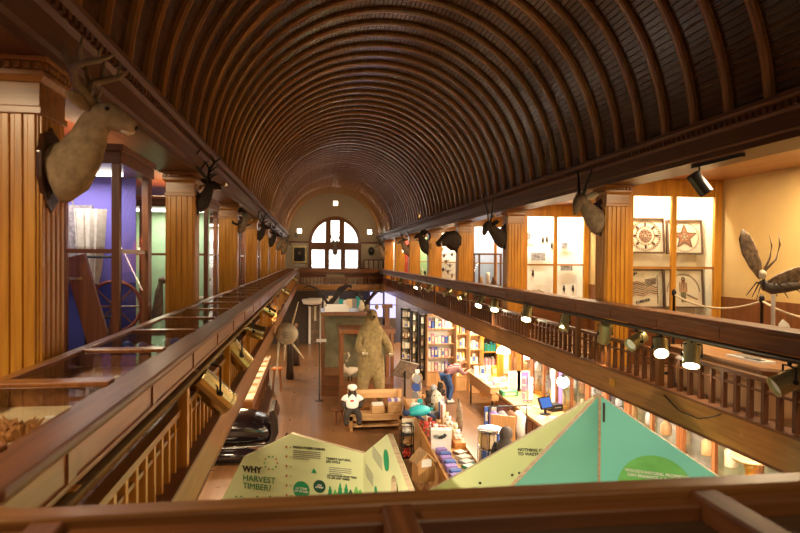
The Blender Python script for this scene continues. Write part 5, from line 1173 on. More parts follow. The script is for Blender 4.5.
bookcase(x0, x1, 20.2, .34, 2.4, zs, 'dark corner bookcase with green volumes near the white lampshade', OAK, base=.45, backm=DARK); fill(x0+.03, x1-.02, 20.36, zs, 'the dark corner bookcase', ['book'], ['green', 'teal', 'pink', 'cream', 'green', 'white'], .055, .34, 'books in the corner bookcase')
# timber panel with a cream notice
a, c = at(497.5, 388, Y=18.9), at(511, 350, Y=18.9); t = thing('timber_panel', 'orange timber partition with a cream notice beside the white lampshade', 'partition', (a.x, 18.9, 0)); w_ = c.x-a.x
MB().box((0, 0, 0), (w_, .08, 2.84)).build('panel', OAK, t); MB().box((w_*.45, -.012, 1.0), (w_*.85, 0, 1.62)).build('notice', CARD, t); MB().box((w_*.5, -.016, 1.15), (w_*.8, -.012, 1.5)).build('notice_print', WHITE, t)
def lampshade(u, v, Y, label, r=.16):
    q = at(u, v, Y=Y); t = thing('hanging_lamp', label, 'lamp', q); MB().lathe([(r, -.10), (r*.97, -.03), (r*.8, .06), (r*.4, .12), (.03, .14), (.02, .14), (r*.36, .10), (r*.74, .05), (r*.92, -.03), (r*.95, -.10)], n=20).build('lamp_shade', mat('white_shade', (.85, .80, .68), .5, emit=(1, .85, .6), es=1.6), t, smooth=True); MB().ball((0, 0, -.01), .05, 10, 8).build('bulb', BULBS, t); MB().bar((0, 0, .13), (0, 0, 2.858-q.z), .010, 6).build('cord', BLACK, t); point('lamp_light', q-V((0, 0, .12)), 20); return q
lampshade(503.5, 350, 18.2, 'white dome lampshade hanging by the corner bookcase', .22)
def globe(q, label, r, p):
    t = thing('hanging_globe_lamp', label, 'lamp', q); MB().ball((0, 0, 0), r, 14, 10).build('globe', BULB if r > .08 else BULBS, t, smooth=True); MB().bar((0, 0, r*.9), (0, 0, 2.858-q.z), .012, 6).lathe([(r*.5, r*.8), (r*.4, r*1.2)], n=10).build('stem', BLACK, t); point('lamp_light', q-V((0, 0, r+.05)), p); return t
globe(at(563, 382, Y=11.3), 'bright white globe lamp hanging under the right gallery behind the teal board', .11, 40)
globe(V((4.16, 11.55, 2.74)), 'small lit globe lamp close under the right gallery fascia', .07, 26)
# tray table of papers
def tray_table():
    t = thing('shop_table', 'pine tray table spread with white papers beside the plaid shopper', 'table', (5.02, 16.9, 0)); L, W_ = 2.5, 1.0
    MB().box((0, 0, .82), (W_, L, .90)).build('top', PINE, t); MB().box((0, 0, .90), (.03, L, 1.0)).box((W_-.03, 0, .90), (W_, L, 1.0)).box((.03, 0, .90), (W_-.03, .03, 1.0)).box((.03, L-.03, .90), (W_-.03, L, 1.0)).build('rim', PINE, t); MB().box((.04, .0, .62), (W_-.04, L, .80)).build('apron', PINEZ, t)
    for x in (.05, W_-.09):
        for y in (.05, L-.09): MB().box((x, y, 0), (x+.04, y+.04, .62)).build('leg', BLACK, t)
tray_table()
for i in range(14):
    x, y = 5.2+.21*(i % 4), 17.1+.58*(i//4); c = ['white', 'cream', 'white', 'tan', 'white', 'pink'][i % 6]
    goods('box', .17, .30, .05+.03*(i % 3), GC[c], 'paper_stack', '%s paper stack, %s from left, %s row of the pine tray table' % (c, ORD[i % 4], ORD[i//4]), (x, y, .901), .1*math.sin(i), 'papers on the tray table')
for i in range(4): goods('box', .14, .12, .30, GC[['white', 'cream', 'white', 'yellow'][i]], 'upright_card', '%s upright card at the back of the pine tray table, %s from the left' % (['white', 'cream', 'white', 'yellow'][i], ORD[i]), (5.22+.2*i, 19.2, .901), 0, 'cards at the back of the tray table')
# bags hanging under the near table end
for i in range(5): goods('box', .14, .10, .5, GC[['blue', 'white', 'grey', 'violet', 'cream'][i]], 'hanging_bag', '%s upright bag standing in front of the pine tray table' % ['blue', 'white', 'grey', 'violet', 'cream'][i], (4.86+.19*i, 16.7, 0.001), 0, 'bags before the tray table')
# sales counter
t = thing('sales_counter', 'long wooden sales counter with the till behind the yellow board', 'counter', (5.0, 12.6, 0)); MB().box((0, 0, .94), (.95, 3.7, 1.0)).build('worktop', PINE, t); MB().box((.06, .05, 0), (.90, 3.65, .94)).build('body', REDZ, t)
for i in range(4): MB().box((.035, .15+.88*i, .12), (.06, .95+.88*i, .86)).build('front_panel', MAHZ, t)
tl = at(539, 402, Y=13.9)
t = thing('till_computer', 'black point of sale computer with a tilted blue screen on the counter', 'computer', (5.42, 13.8, 1.001)); rot = Matrix.Rotation(-.5, 3, 'X') @ Matrix.Rotation(.3, 3, 'Z')
MB().lathe([(.13, 0), (.13, .015), (.03, .03), (.03, .2)], n=14).build('stand', BLACK, t); MB().box((-.19, -.02, -.14), (.19, .02, .14), Matrix.Rotation(.45, 3, 'Z') @ Matrix.Rotation(-.45, 3, 'X'), (0, 0, 0)).build('monitor', BLACK, t, loc=(0, 0, .27)); MB().box((-.165, -.026, -.115), (.165, -.0205, .115), Matrix.Rotation(.45, 3, 'Z') @ Matrix.Rotation(-.45, 3, 'X'), (0, 0, 0)).build('screen', emis('till_screen', (.10, .22, .62), .8), t, loc=(0, 0, .27))
t = thing('receipt_printer', 'low black printer beside the till on the counter', 'printer', (5.78, 14.15, 1.001), .3); MB().box((-.16, -.14, 0), (.16, .14, .16)).build('case', BLACK, t, bevel=.02); MB().box((-.10, -.145, .09), (.10, -.138, .11)).build('paper_slot', GREY, t)
goods('box', .42, .34, .13, GC['green'], 'storage_box', 'green flat box at the far end of the sales counter', (5.22, 15.9, 1.001))
for i in range(9): goods('box', .2, .16, .02+.015*(i % 2), GC[['white', 'cream', 'white'][i % 3]], 'paper_stack', '%s small paper pile from the near end of the sales counter' % ordn(i), (5.2+.28*(i % 3), 12.85+.62*(i//3)+ (.35 if i//3 > 1 else 0), 1.001), .3*i, 'papers on the sales counter')
# card spinner on the counter and violet banners behind it
t = thing('card_spinner', 'white revolving card rack standing on the sales counter', 'rack', (5.45, 15.1, 1.001)); MB().bar((0, 0, 0), (0, 0, .62), .015, 8).lathe([(.14, 0), (.14, .02), (.02, .03)], n=14).build('pole', STEEL, t)
for i in range(12):
    a = (i % 4)*PI/2+.4; r = .13; z = .08+.19*(i//4); c = MB().box((-.07, -.006, 0), (.07, .006, .15)).build('card', [WHITE, GC['cream'], GC['pink'], WHITE][(i*5) % 4], t, loc=(r*math.cos(a), r*math.sin(a), z), rz=a+PI/2)
for i, (u, m) in enumerate(((541, 'white'), (548.5, 'violet'))):
    q = at(u, 384, Y=14.6); t = thing('standing_banner', '%s upright banner standing behind the till' % m, 'banner', (6.10, 14.55+.45*(1-i), 0), PI/2*.9); MB().box((-.16, -.01, .9), (.16, .01, 2.0)).build('banner', GC[m], t); MB().bar((0, .02, 0), (0, .02, .95), .015, 6).box((-.15, -.08, 0), (.15, .08, .02)).build('stand', BLACK, t)
# framed print on the counter back
for i, (u, v, c) in enumerate(((515, 379, 'white'), (523, 377, 'violet'))):
    q = at(u, v, Y=16.5); t = thing('framed_print', '%s framed print standing at the far end of the counter area' % c, 'picture', (q.x, 16.5, 0)); MB().box((-.19, 0, .98), (-.16, .05, 1.52)).box((.16, 0, .98), (.19, .05, 1.52)).box((-.16, 0, .98), (.16, .05, 1.01)).box((-.16, 0, 1.49), (.16, .05, 1.52)).build('frame', WHITE, t); MB().box((-.16, .02, 1.01), (.16, .03, 1.49)).build('print', GC['cream'] if i == 0 else GC['violet'], t); MB().box((-.14, 0, 0), (.14, .06, .98)).build('support', OAK, t)

# glazed wall cabinets along the right wall of the ground floor
def wall_cab(i, y, label):
    t = thing('glazed_cabinet', label, 'cabinet', (6.25, y, 0), 0, 'glazed cabinets along the right wall'); L = 1.78
    MB().box((0, 0, 0), (.70, L, .80)).build('base', OAK, t); MB().box((0, 0, 1.98), (.70, L, 2.80)).build('header', OAKY, t)
    [MB().box((0, a_, .80), (.06, b_, 1.98)).build('stile', REDZ, t) for a_, b_ in ((0, .09), (L-.09, L), (L/2-.04, L/2+.04))]
    MB().box((.66, 0, .80), (.70, L, 1.98)).build('back_panel', mat('sage_backing', (.26, .25, .16), .7, vary=.3, scale=3) if i % 2 else mat('dull_grey_backing', (.34, .31, .29), .7, vary=.3, scale=4), t); MB().box((.06, .02, 1.36), (.66, L-.02, 1.375)).build('shelf', GLASSG, t)
    MB().box((.02, .09, .80), (.026, L/2-.04, 1.98)).box((.02, L/2+.04, .80), (.026, L-.09, 1.98)).build('glass', GLASS, t)
    area('case_lamp', (6.6, y+L/2, 1.97), (6.7, y+L/2, 0), .2, 1.2, 2.5, (1, .82, .55))
    for j in range(6):
        z = .801 if j < 3 else 1.376; k = ['brown', 'cream', 'tan', 'grey', 'brown', 'white'][(j+i) % 6]
        goods(['bottle', 'plush', 'mug', 'bottle'][(i+j) % 4], .22, .2, random.uniform(.28, .46), GC[k], ['glass_bottle', 'stuffed_animal', 'pottery_mug', 'glass_bottle'][(i+j) % 4], '%s exhibit, %s from near end, %s shelf, %s right wall cabinet' % (k, ORD[j % 3], 'lower' if j < 3 else 'upper', ordn(i)), (6.55, y+.3+.58*(j % 3), z), 1.2, 'exhibits in the right wall cabinets')
for i in range(9): wall_cab(i, 2.6+1.8*i, '%s glazed oak cabinet from the near end along the right ground floor wall' % ordn(i))
q = at(747, 465, X=5.7); t = thing('dish_pedestal', 'pale dish on a turned wooden pedestal below the right gallery', 'pedestal', (5.75, q.y, 0)); zz = at(747, 459, X=5.75).z
MB().lathe([(.16, 0), (.16, .05), (.07, .10), (.06, zz-.12), (.10, zz-.04)], n=16).build('column', OAK, t, smooth=True); MB().lathe([(.08, zz-.04), (.22, zz), (.25, zz+.05), (.23, zz+.05), (.10, zz+.01)], n=20).build('dish', GC['tan'], t, smooth=True)
q = at(627, 407, X=5.2); o = MB(); o.lathe([(.06, 0), (.09, .15), (.05, .32), (.07, .4)], n=12)

# ------------------------------------------------------------------ gift island in the nave
IZ = .86; ORE = wood('orange_edge', (.50, .21, .05), (.66, .31, .09), 'y')
t = thing('gift_table', 'long orange-edged gift island heaped with toys and books in the hall', 'table', (2.74, 13.2, 0), -.03)
MB().box((-.36, -3.2, IZ-.05), (.36, 3.2, IZ)).build('top', PINE, t); [MB().box((a_, -3.22, IZ-.10), (a_+.04, 3.22, IZ+.05)).build('edge_rail', ORE, t) for a_ in (-.38, .34)]
MB().box((.12, -1.3, IZ), (.34, 3.18, IZ+.12)).build('riser', ORE, t)
MB().box((-.30, -3.1, 0), (.30, 3.1, IZ-.05)).build('base', PINEZ, t)
def isl(x, y): return V((2.74+x+.03*y*1, 13.2+y, IZ+(.121 if x > .12 and y > -1.25 else .001)))
def put(kind, u, v, w_, d, h, c, name, label, rz=0, grp=None, z=IZ+.001):
    q = at(u, v, Z=z); goods(kind, w_, d, h, GC[c], name, label, (q.x, q.y, z), rz, grp)
BAGX, BAGY = at(441, 446, Z=.95).x, at(441, 446, Z=.95).y
for i in range(26):
    r, k = divmod(i, 4); x = (-.26, -.10, .05, .235)[k]; y = -1.0+.24*r
    c = ['red', 'white', 'tan', 'red', 'brown', 'cream', 'red', 'white'][(i*3) % 8]; p = isl(x, y)
    if (p.x-BAGX)**2+(p.y-BAGY)**2 < .07: continue
    goods('plush', .16, .17, .20+.05*math.sin(i*2), GC[c], 'plush_toy', '%s plush toy, %s from the left in the %s row of the gift island heap' % (c, ORD[k], ORD[r]), p, .6*math.sin(i), 'plush toys on the gift island')
for i in range(14):
    r, k = divmod(i, 4); p = isl((-.26, -.08, .07, .235)[k], .85+.42*r); c = ['tan', 'brown', 'white', 'cream', 'grey', 'teal', 'red'][(i*2) % 7]
    goods(['plush', 'mug', 'box'][i % 3], .16, .17, .22, GC[c], ['plush_toy', 'mug', 'gift_box'][i % 3], '%s %s, %s from the left in the %s far row of the gift island' % (c, ['plush toy', 'mug', 'gift box'][i % 3], ORD[k], ORD[r]), p, i*.7, 'gifts at the far end of the island')
# standing out from the heap
q = at(424, 418, Z=1.05); t = thing('plush_turtle', 'big teal and navy plush toy on the left of the gift island', 'plush toy', (q.x-.12, q.y, 1.08), .5)
MB().loft([(-.30, 0, .10), (-.15, 0, .13), (.05, 0, .14), (.22, 0, .12), (.32, 0, .08)], [(.04, .03), (.17, .11), (.20, .13), (.14, .09), (.02, .02)], 14).build('body', GC['teal'], t, smooth=True); MB().ball((-.36, 0, .14), (.09, .08, .075), 10, 8).build('head', mat('navy_plush', (.02, .035, .10), .9), t, smooth=True)
for a in ((-.15, 1), (-.15, -1), (.18, 1), (.18, -1)): MB().loft([(a[0], .14*a[1], .06), (a[0]+.05, .30*a[1], .02)], [(.08, .03), (.03, .015)], 8).build('flipper', mat('navy_plush', (.02, .035, .10), .9), t, smooth=True)
for i, (u, v, c) in enumerate(((429, 405, 'brown'), (433, 399, 'grey'), (440, 396, 'brown'))):
    q = at(u, v, Z=1.1); goods('plush', .26, .26, .34, FURD if i != 1 else GC['grey'], 'plush_toy', ['dark plush toy nearest the teal turtle', 'grey plush toy behind the dark ones', 'dark plush toy at the far end near the shopper'][i], (q.x, q.y, 1.11), i, 'dark plush toys')
# white display mug-shaped sign with a black bird
q = at(441, 446, Z=.95); t = thing('white_gift_bag', 'white gift bag with a black bird print standing on the toy heap', 'bag', (q.x, q.y, IZ+.001), -.15); BAG = (q.x, q.y); t.scale = (1.25,)*3
MB().frustum((0, 0, 0), (.15, .07), (.16, .08), .34).build('bag', WHITE, t); MB().loft([(-.07, -.085, .34), (-.06, -.085, .42), (.06, -.085, .42), (.07, -.085, .34)], .008, 5).build('handle', WHITE, t)
MB().loft([(-.05, -.088, .22), (.0, -.089, .235), (.05, -.089, .25), (.085, -.089, .27)], [.012, .03, .022, .006], 8).ball((.05, -.089, .275), (.02, .008, .018), 8, 6).build('bird_print', INK, t)
for i in range(3): MB().box((-.12, -.090, .26-.02*i), (-.05+.02*(i % 2), -.082, .268-.02*i)).build('print_line', INK, t)
# leaning picture books, spread magazines, violet row
for i in range(5):
    q = at(449+2.4*i, 425-1.5*i, Z=IZ+.001); goods('book', .035, .26, .34, GC[['white', 'red', 'cream', 'blue', 'grey'][i]], 'picture_book', '%s picture book standing on the right side of the gift island' % ['white', 'red', 'cream', 'blue', 'grey'][i], (min(q.x, 2.98), q.y, IZ+.122), -.35, 'picture books on the gift island')
for i in range(4):
    q = isl(.17, -2.4+.27*i); goods('book', .24, .20, .05, GC[['green', 'grey', 'cream', 'brown'][i]], 'flat_book', '%s flat book in the short row near the wire carousel' % ['green', 'grey', 'cream', 'brown'][i], q, .5, 'flat books on the gift island')
for i in range(8):
    q = isl(-.20+.03*(i % 2), -3.0+.24*i); goods('box', .19, .15, .11, GC[['violet', 'blue'][i % 2]], 'patterned_box', '%s patterned box, %s from the near end of the gift island' % (['violet', 'blue'][i % 2], ordn(i)), q, .1, 'patterned boxes on the gift island')
# white and grey mound of plush by the shopper and the long dark bag
q = at(456, 412, Z=1.15); t = thing('plush_owl', 'large pale grey and white plush animal at the right of the gift island', 'plush toy', (q.x, q.y, IZ+.08)); t.location = (2.98, 14.6, IZ+.19); t.scale = (.72,)*3
MB().loft([(0, 0, -.08), (0, 0, .05), (0, 0, .28), (0, 0, .46), (0, 0, .56)], [.10, .20, .22, .17, .05], 14).build('body', mat('pale_speckled_plush', (.50, .43, .35), .9, vary=.5, scale=16), t, smooth=True)
for s_ in (1, -1): MB().loft([(.19*s_, 0, .34), (.24*s_, -.04, .16), (.2*s_, -.06, .02)], [(.06, .08), (.06, .08), (.03, .04)], 8).build('wing', GC['grey'], t, smooth=True); MB().ball((.07*s_, -.155, .42), .028, 8, 6).build('eye', BLACK, t)
q = at(467, 417, Y=13.6); t = thing('hanging_bag', 'long dark grey bag hanging upright beside the pale plush animal', 'bag', (3.32, 13.6, 0)); MB().loft([(0, 0, .75), (0, 0, .9), (0, 0, 1.2), (0, 0, 1.38)], [(.10, .06), (.13, .08), (.11, .07), (.04, .03)], 12).build('bag', FURG, t, smooth=True); MB().bar((.0, .1, 0), (0, .1, 1.45), .014, 6).lathe([(.15, 0), (.15, .02)], (0, .1, 0), 14).bar((0, .1, 1.42), (0, 0, 1.38), .008, 5).build('hook_stand', BLACK, t)
# picture tower in front
q = at(417, 412, Y=16.9); t = thing('card_tower', 'tall revolving tower of round picture cards between bench and gift island', 'rack', (q.x, 16.9, 0)); MB().bar((0, 0, 0), (0, 0, 1.45), .02, 8).lathe([(.22, 0), (.22, .03), (.03, .05)], n=16).build('pole', WHITE, t)
for i in range(15):
    a = (i % 3)*2.09+.3*(i//3)+1.2; z = .35+.24*(i//3); MB().lathe([(.02, -.006), (.12, -.006), (.12, .006), (.02, .006)], (0, 0, 0), 14, 'y').build('picture_card', [GC['cream'], GC['white'], GC['blue'], GC['brown'], GC['tan'], GC['grey']][(i*5) % 6], t, loc=(.10*math.cos(a), .10*math.sin(a), z), rz=a+PI/2)
MB().box((-.06, -.02, 1.45), (.06, .02, 1.55)).build('price_sign', WHITE, t)
q = at(408.5, 424, Z=.75); t = thing('card_stand', 'small pale notice on a black wire stand right of the bench', 'sign', (q.x, q.y, 0)); MB().box((-.15, -.01, .55), (.15, .01, .88)).build('notice', CARD, t); MB().box((-.08, -.014, .72), (.08, -.01, .80)).build('print', GREY, t)
for x in (-.12, .12): MB().bar((x, .02, 0), (x, .02, .6), .012, 6).build('leg', BLACK, t)
q = at(412, 445, Z=.5); t = thing('wire_basket_stand', 'black wire basket stand at the left edge of the gift island', 'stand', (2.10, q.y, 0)); b = MB()
for x in (-.13, .13):
    for y in (-.13, .13): b.bar((x, y, 0), (x, y, .95), .012, 6)
for z in (.25, .5, .75, .95):
    for s_ in (-.13, .13): b.bar((-.13, s_, z), (.13, s_, z), .010, 6).bar((s_, -.13, z), (s_, .13, z), .010, 6)
b.build('frame', BLACK, t)
for z in (.25, .5, .75): MB().box((-.12, -.12, z), (.12, .12, z+.012)).build('tray', BLACK, t)
for i, c in enumerate(('red', 'tan', 'white')): goods('plush', .2, .2, .2, GC[c], 'plush_toy', '%s plush toy in the wire basket stand' % c, (2.10, q.y, .2625+.25*i), i, 'toys in the wire basket stand')
# birdhouse-like tan sign box on a folding trestle
q = V((2.06, 11.2, 0)); t = thing('wooden_birdhouse', 'tan wooden house-shaped box with a small notice near the lime boards', 'birdhouse', (q.x, 11.2, .56), .25)
MB().prism([(-.17, 0), (.17, 0), (.17, .34), (0, .50), (-.17, .34)], (0, .14, 0), (1, 0, 0), (0, 0, 1), .28).build('house', PINEZ, t); MB().add([(-.21, -.18, .33), (0, -.18, .53), (0, .18, .53), (-.21, .18, .33), (.21, -.18, .33), (.21, .18, .33), (-.21, -.18, .30), (0, -.18, .50), (0, .18, .50), (-.21, .18, .30), (.21, -.18, .30), (.21, .18, .30)], [(0, 1, 2, 3), (1, 4, 5, 2), (6, 9, 8, 7), (7, 8, 11, 10), (0, 3, 9, 6), (4, 10, 11, 5), (0, 6, 7, 1), (1, 7, 10, 4), (3, 2, 8, 9), (2, 5, 11, 8)]).build('roof', PINE, t); MB().box((-.10, -.146, .26), (.10, -.14, .40)).build('notice', WHITE, t)
o = thing('folding_trestle', 'crossed wooden folding trestle under the house-shaped box', 'trestle', (q.x, 11.2, 0), .25); o.scale = (.8, .8, 1.277)
for y in (-.14, .14): MB().bar((-.22, y, 0), (.20, y, .42), .018, 6).build('leg', PINE, o); MB().bar((.22, y*.8, 0), (-.20, y*.8, .42), .018, 6).build('leg', PINE, o)
MB().box((-.22, -.16, .415), (.22, .16, .438)).build('top', PINE, o)
# wire carousel of trinkets
q = at(481, 455, Y=11.4); t = thing('wire_carousel', 'clear cylindrical wire carousel of trinkets right of the gift island', 'rack', (3.36, 11.3, 0)); H = 1.40
b = MB()
for i in range(12): a = i*PI/6; b.bar((.24*math.cos(a), .24*math.sin(a), .1), (.24*math.cos(a), .24*math.sin(a), H), .007, 5)
for z in (.1, .45, .76, 1.07, H): b.loft([(.24*math.cos(i*PI/10), .24*math.sin(i*PI/10), z) for i in range(21)], .009, 5)
b.build('wire_frame', STEEL, t); MB().bar((0, 0, 0), (0, 0, H), .02, 8).lathe([(.26, 0), (.26, .04), (.03, .06)], n=18).build('pole', BLACK, t); MB().lathe([(.25, H), (.25, H+.02), (.02, H+.03)], n=18).build('top_plate', STEEL, t)
for i in range(32):
    a = (i % 8)*PI/4; z = .16+.31*(i//8); MB().box((-.06, -.025, 0), (.06, .025, .26)).build('trinket_card', [GC['cream'], GC['white'], GC['tan'], GC['blue'], GC['yellow']][(i*3) % 5], t, loc=(.18*math.cos(a), .18*math.sin(a), z), rz=a+PI/2)
t = thing('tan_board', 'tall tan board behind the wire carousel', 'board', (3.86, 12.1, 0), -.6); MB().box((-.25, -.02, .3), (.25, .02, 1.45)).build('board', PINEZ, t)
for x in (-.22, .22): MB().box((x-.02, -.02, 0), (x+.02, .02, .3)).build('leg', PINEZ, t)
# dark coat rack region behind the grey-haired visitor
for i, (x, y, c) in enumerate(((4.12, 13.6, 'violet'), (4.32, 13.6, 'grey'), (4.52, 13.6, 'brown'), (4.72, 13.6, 'white'))):
    t = thing('garment_hanger', '%s garment hanging on the rail before the sales counter' % c, 'garment', (x, y, .5), .8, 'garments before the counter'); MB().loft([(0, 0, 0), (0, 0, .3), (0, 0, .55), (0, 0, .66)], [(.16, .05), (.14, .05), (.17, .05), (.05, .03)], 12).build('garment', GC[c] if i else GC['violet'], t, smooth=True); MB().loft([(0, 0, .64), (0, 0, .74), (.04, 0, .77), (.05, 0, .74)], .007, 5).build('hook', STEEL, t)
t = thing('clothes_rail', 'black tubular clothes rail before the sales counter', 'rail', (4.45, 13.6, 0)); MB().bar((-.45, 0, 0), (-.45, 0, 1.27), .016, 8).bar((.45, 0, 0), (.45, 0, 1.27), .016, 8).bar((-.45, 0, 1.27), (.45, 0, 1.27), .016, 8).bar((-.45, -.25, .02), (-.45, .25, .02), .016, 8).bar((.45, -.25, .02), (.45, .25, .02), .016, 8).build('rail', BLACK, t)
t = thing('black_chair', 'black padded chair behind the grey-haired visitor', 'chair', (4.3, 12.6, 0), .5); MB().box((-.24, -.24, .42), (.24, .24, .50)).build('seat', BLACK, t, bevel=.02); MB().box((-.24, .20, .52), (.24, .26, .98)).build('backrest', BLACK, t, bevel=.02)
for x in (-.21, .21):
    for y in (-.21, .21): MB().bar((x, y, 0), (x, y, .43), .016, 6).build('leg', STEEL, t)

# ------------------------------------------------------------------ people
def plaid(name):
    m, nt, b = nodes(name); tc = nt.nodes.new('ShaderNodeTexCoord'); cols = []
    for ax_, sc2 in (('X', 9), ('Z', 9)):
        w = nt.nodes.new('ShaderNodeTexWave'); w.wave_type = 'BANDS'; w.bands_direction = ax_; w.inputs['Scale'].default_value = sc2; nt.links.new(tc.outputs['Object'], w.inputs['Vector'])
        r = nt.nodes.new('ShaderNodeValToRGB'); r.color_ramp.interpolation = 'CONSTANT'; A_, B_ = ((.26, .012, .012, 1), (.03, .012, .03, 1)) if ax_ == 'X' else ((0, 0, 0, 1), (1, 1, 1, 1)); r.color_ramp.elements[0].color = A_; r.color_ramp.elements[1].position = .72 if ax_ == 'X' else .86; r.color_ramp.elements[1].color = B_; nt.links.new(w.outputs['Fac'], r.inputs['Fac']); cols.append(r)
    mx = nt.nodes.new('ShaderNodeMixRGB'); nt.links.new(cols[1].outputs['Color'], mx.inputs['Fac']); nt.links.new(cols[0].outputs['Color'], mx.inputs['Color1']); mx.inputs['Color2'].default_value = (.62, .55, .50, 1); nt.links.new(mx.outputs['Color'], b.inputs['Base Color']); b.inputs['Roughness'].default_value = .9; return m
def person(label, loc, rz, J, shirt, pants, hairm, shoes, hair_long=False):
    t = thing('person', label, 'person', loc, rz)
    names = ['pel', 'waist', 'chest', 'neck', 'head'] + [k+s for s in 'LR' for k in ('sh', 'el', 'wr', 'hip', 'kn', 'an', 'toe')]
    idx = {n_: i for i, n_ in enumerate(names)}; P = [J[n_] for n_ in names]
    ed = [('pel', 'waist'), ('waist', 'chest'), ('chest', 'neck'), ('neck', 'head')]
    for s in 'LR': ed += [('chest', 'sh'+s), ('sh'+s, 'el'+s), ('el'+s, 'wr'+s), ('pel', 'hip'+s), ('hip'+s, 'kn'+s), ('kn'+s, 'an'+s), ('an'+s, 'toe'+s)]
    rad = {'pel': .13, 'waist': .12, 'chest': .14, 'neck': .052, 'head': .06, 'sh': .065, 'el': .042, 'wr': .028, 'hip': .085, 'kn': .056, 'an': .038, 'toe': .034}
    body = skin('body', P, [(idx[a], idx[b_]) for a, b_ in ed], [rad.get(n_, rad.get(n_[:-1])) for n_ in names], SKIN, t, 2)
    nk, hd = V(J['neck']), V(J['head']); fw = V(J.get('face', (1, 0, 0))).normalized(); up = (hd-nk).normalized(); sd = up.cross(fw).normalized(); hc = hd+up*.05
    b = MB(); rings = [(-.115, .045, .055, .03), (-.09, .06, .07, .022), (-.04, .070, .088, .008), (.02, .076, .096, 0), (.07, .070, .090, -.004), (.105, .045, .06, -.006), (.118, .012, .015, -.006)]
    vs = []
    for h, a_, c_, o_ in rings:
        for j in range(14): an = 2*PI*j/14; vs.append(hc+up*h+fw*(o_+c_*math.cos(an))+sd*(a_*math.sin(an)))
    b.add(vs, [(i*14+j, i*14+(j+1) % 14, (i+1)*14+(j+1) % 14, (i+1)*14+j) for i in range(6) for j in range(14)]+[tuple(range(14)), tuple(84+j for j in range(14))])
    b.loft([hc+fw*.088+up*.015, hc+fw*.105-up*.015, hc+fw*.112-up*.030, hc+fw*.085-up*.036], [.010, .013, .014, .008], 8)
    for q in (1, -1): b.ball(hc+sd*.078*q-up*.005-fw*.01, (.014, .018, .030), 8, 6)
    for s in 'LR':
        w_, e_ = V(J['wr'+s]), V(J['el'+s]); d = (w_-e_).normalized(); side = d.cross(V((0, 0, 1))).normalized(); nn = side.cross(d)
        b.loft([w_-d*.02, w_+d*.03, w_+d*.085], [(.026, .018), (.038, .016), (.040, .014)], 10)
        for f, L in enumerate((.070, .080, .076, .058)):
            o_ = side*(.028-.0187*f); b.loft([w_+d*.075+o_, w_+d*(.085+L*.5)+o_-nn*.006, w_+d*(.08+L)+o_*1.05-nn*.022], [.0088, .008, .006], 6)
        b.loft([w_+d*.02+side*.030, w_+d*.055+side*.056-nn*.008, w_+d*.090+side*.060-nn*.016], [.011, .0095, .007], 6)
    merge_into(body, b)
    for q in (1, -1): MB().ball(hc+fw*.090+sd*.032*q+up*.012, .011, 8, 6).build('eye', BLACK, t)
    MB().loft([hc+fw*.088-up*.058-sd*.022, hc+fw*.094-up*.058, hc+fw*.088-up*.058+sd*.022], .006, 6).build('mouth', GC['red'], t)
    b = MB(); vs = []
    hr = [(.126, .02, .02, -.01), (.112, .055, .07, -.014), (.07, .084, .100, -.016), (.02, .090, .104, -.022), (-.04, .088, .080, -.045), (-.09, .075, .055, -.06)]
    if hair_long: hr = [(h, a_*1.3, c_*1.25, o_-.01) for h, a_, c_, o_ in hr]+[(-.16, .15, .09, -.085), (-.26, .16, .08, -.09), (-.34, .12, .05, -.085)]
    for h, a_, c_, o_ in hr:
        for j in range(14): an = 2*PI*j/14; vs.append(hc+up*h+fw*(o_+c_*math.cos(an)*(1 if math.cos(an) < 0 or h > .05 else .45))+sd*(a_*math.sin(an)))
    k = len(hr); b.add(vs, [(i*14+j, i*14+(j+1) % 14, (i+1)*14+(j+1) % 14, (i+1)*14+j) for i in range(k-1) for j in range(14)]+[tuple(range(14)), tuple((k-1)*14+j for j in range(14))]); b.build('hair', hairm, t, smooth=True)
    def part(ns, es, g_, nm, m): return skin(nm, [J[n_] for n_ in ns], [(ns.index(a), ns.index(b_)) for a, b_ in es], [g_[n_] if n_ in g_ else g_[n_[:-1]] for n_ in ns], m, t, 2)
    J['cufL'] = V(J['elL']).lerp(V(J['wrL']), .85); J['cufR'] = V(J['elR']).lerp(V(J['wrR']), .85); J['col'] = V(J['chest']).lerp(V(J['neck']), .7)
    part(['pel', 'waist', 'chest', 'col', 'shL', 'elL', 'cufL', 'shR', 'elR', 'cufR'], [('pel', 'waist'), ('waist', 'chest'), ('chest', 'col'), ('chest', 'shL'), ('shL', 'elL'), ('elL', 'cufL'), ('chest', 'shR'), ('shR', 'elR'), ('elR', 'cufR')], {'pel': .155, 'waist': .155, 'chest': .175, 'col': .075, 'sh': .092, 'el': .064, 'cuf': .046}, 'shirt', shirt)
    part(['pel', 'hipL', 'knL', 'anL', 'hipR', 'knR', 'anR'], [('pel', 'hipL'), ('hipL', 'knL'), ('knL', 'anL'), ('pel', 'hipR'), ('hipR', 'knR'), ('knR', 'anR')], {'pel': .148, 'hip': .112, 'kn': .078, 'an': .062}, 'trousers', pants)
    for s in 'LR':
        a, o_ = V(J['an'+s]), V(J['toe'+s]); d = (o_-a); d.z = 0; d.normalize(); z = .045
        MB().loft([V((a.x, a.y, z))-d*.07, V((a.x, a.y, z+.012))-d*.02, V((a.x, a.y, z+.008))+d*.08, V((a.x, a.y, z-.006))+d*.16, V((a.x, a.y, z-.012))+d*.20], [(.035, .042), (.045, .055), (.050, .050), (.045, .036), (.02, .018)], 10).build('shoe', shoes, t, smooth=True)
    return t
q = at(456, 402, Z=0)
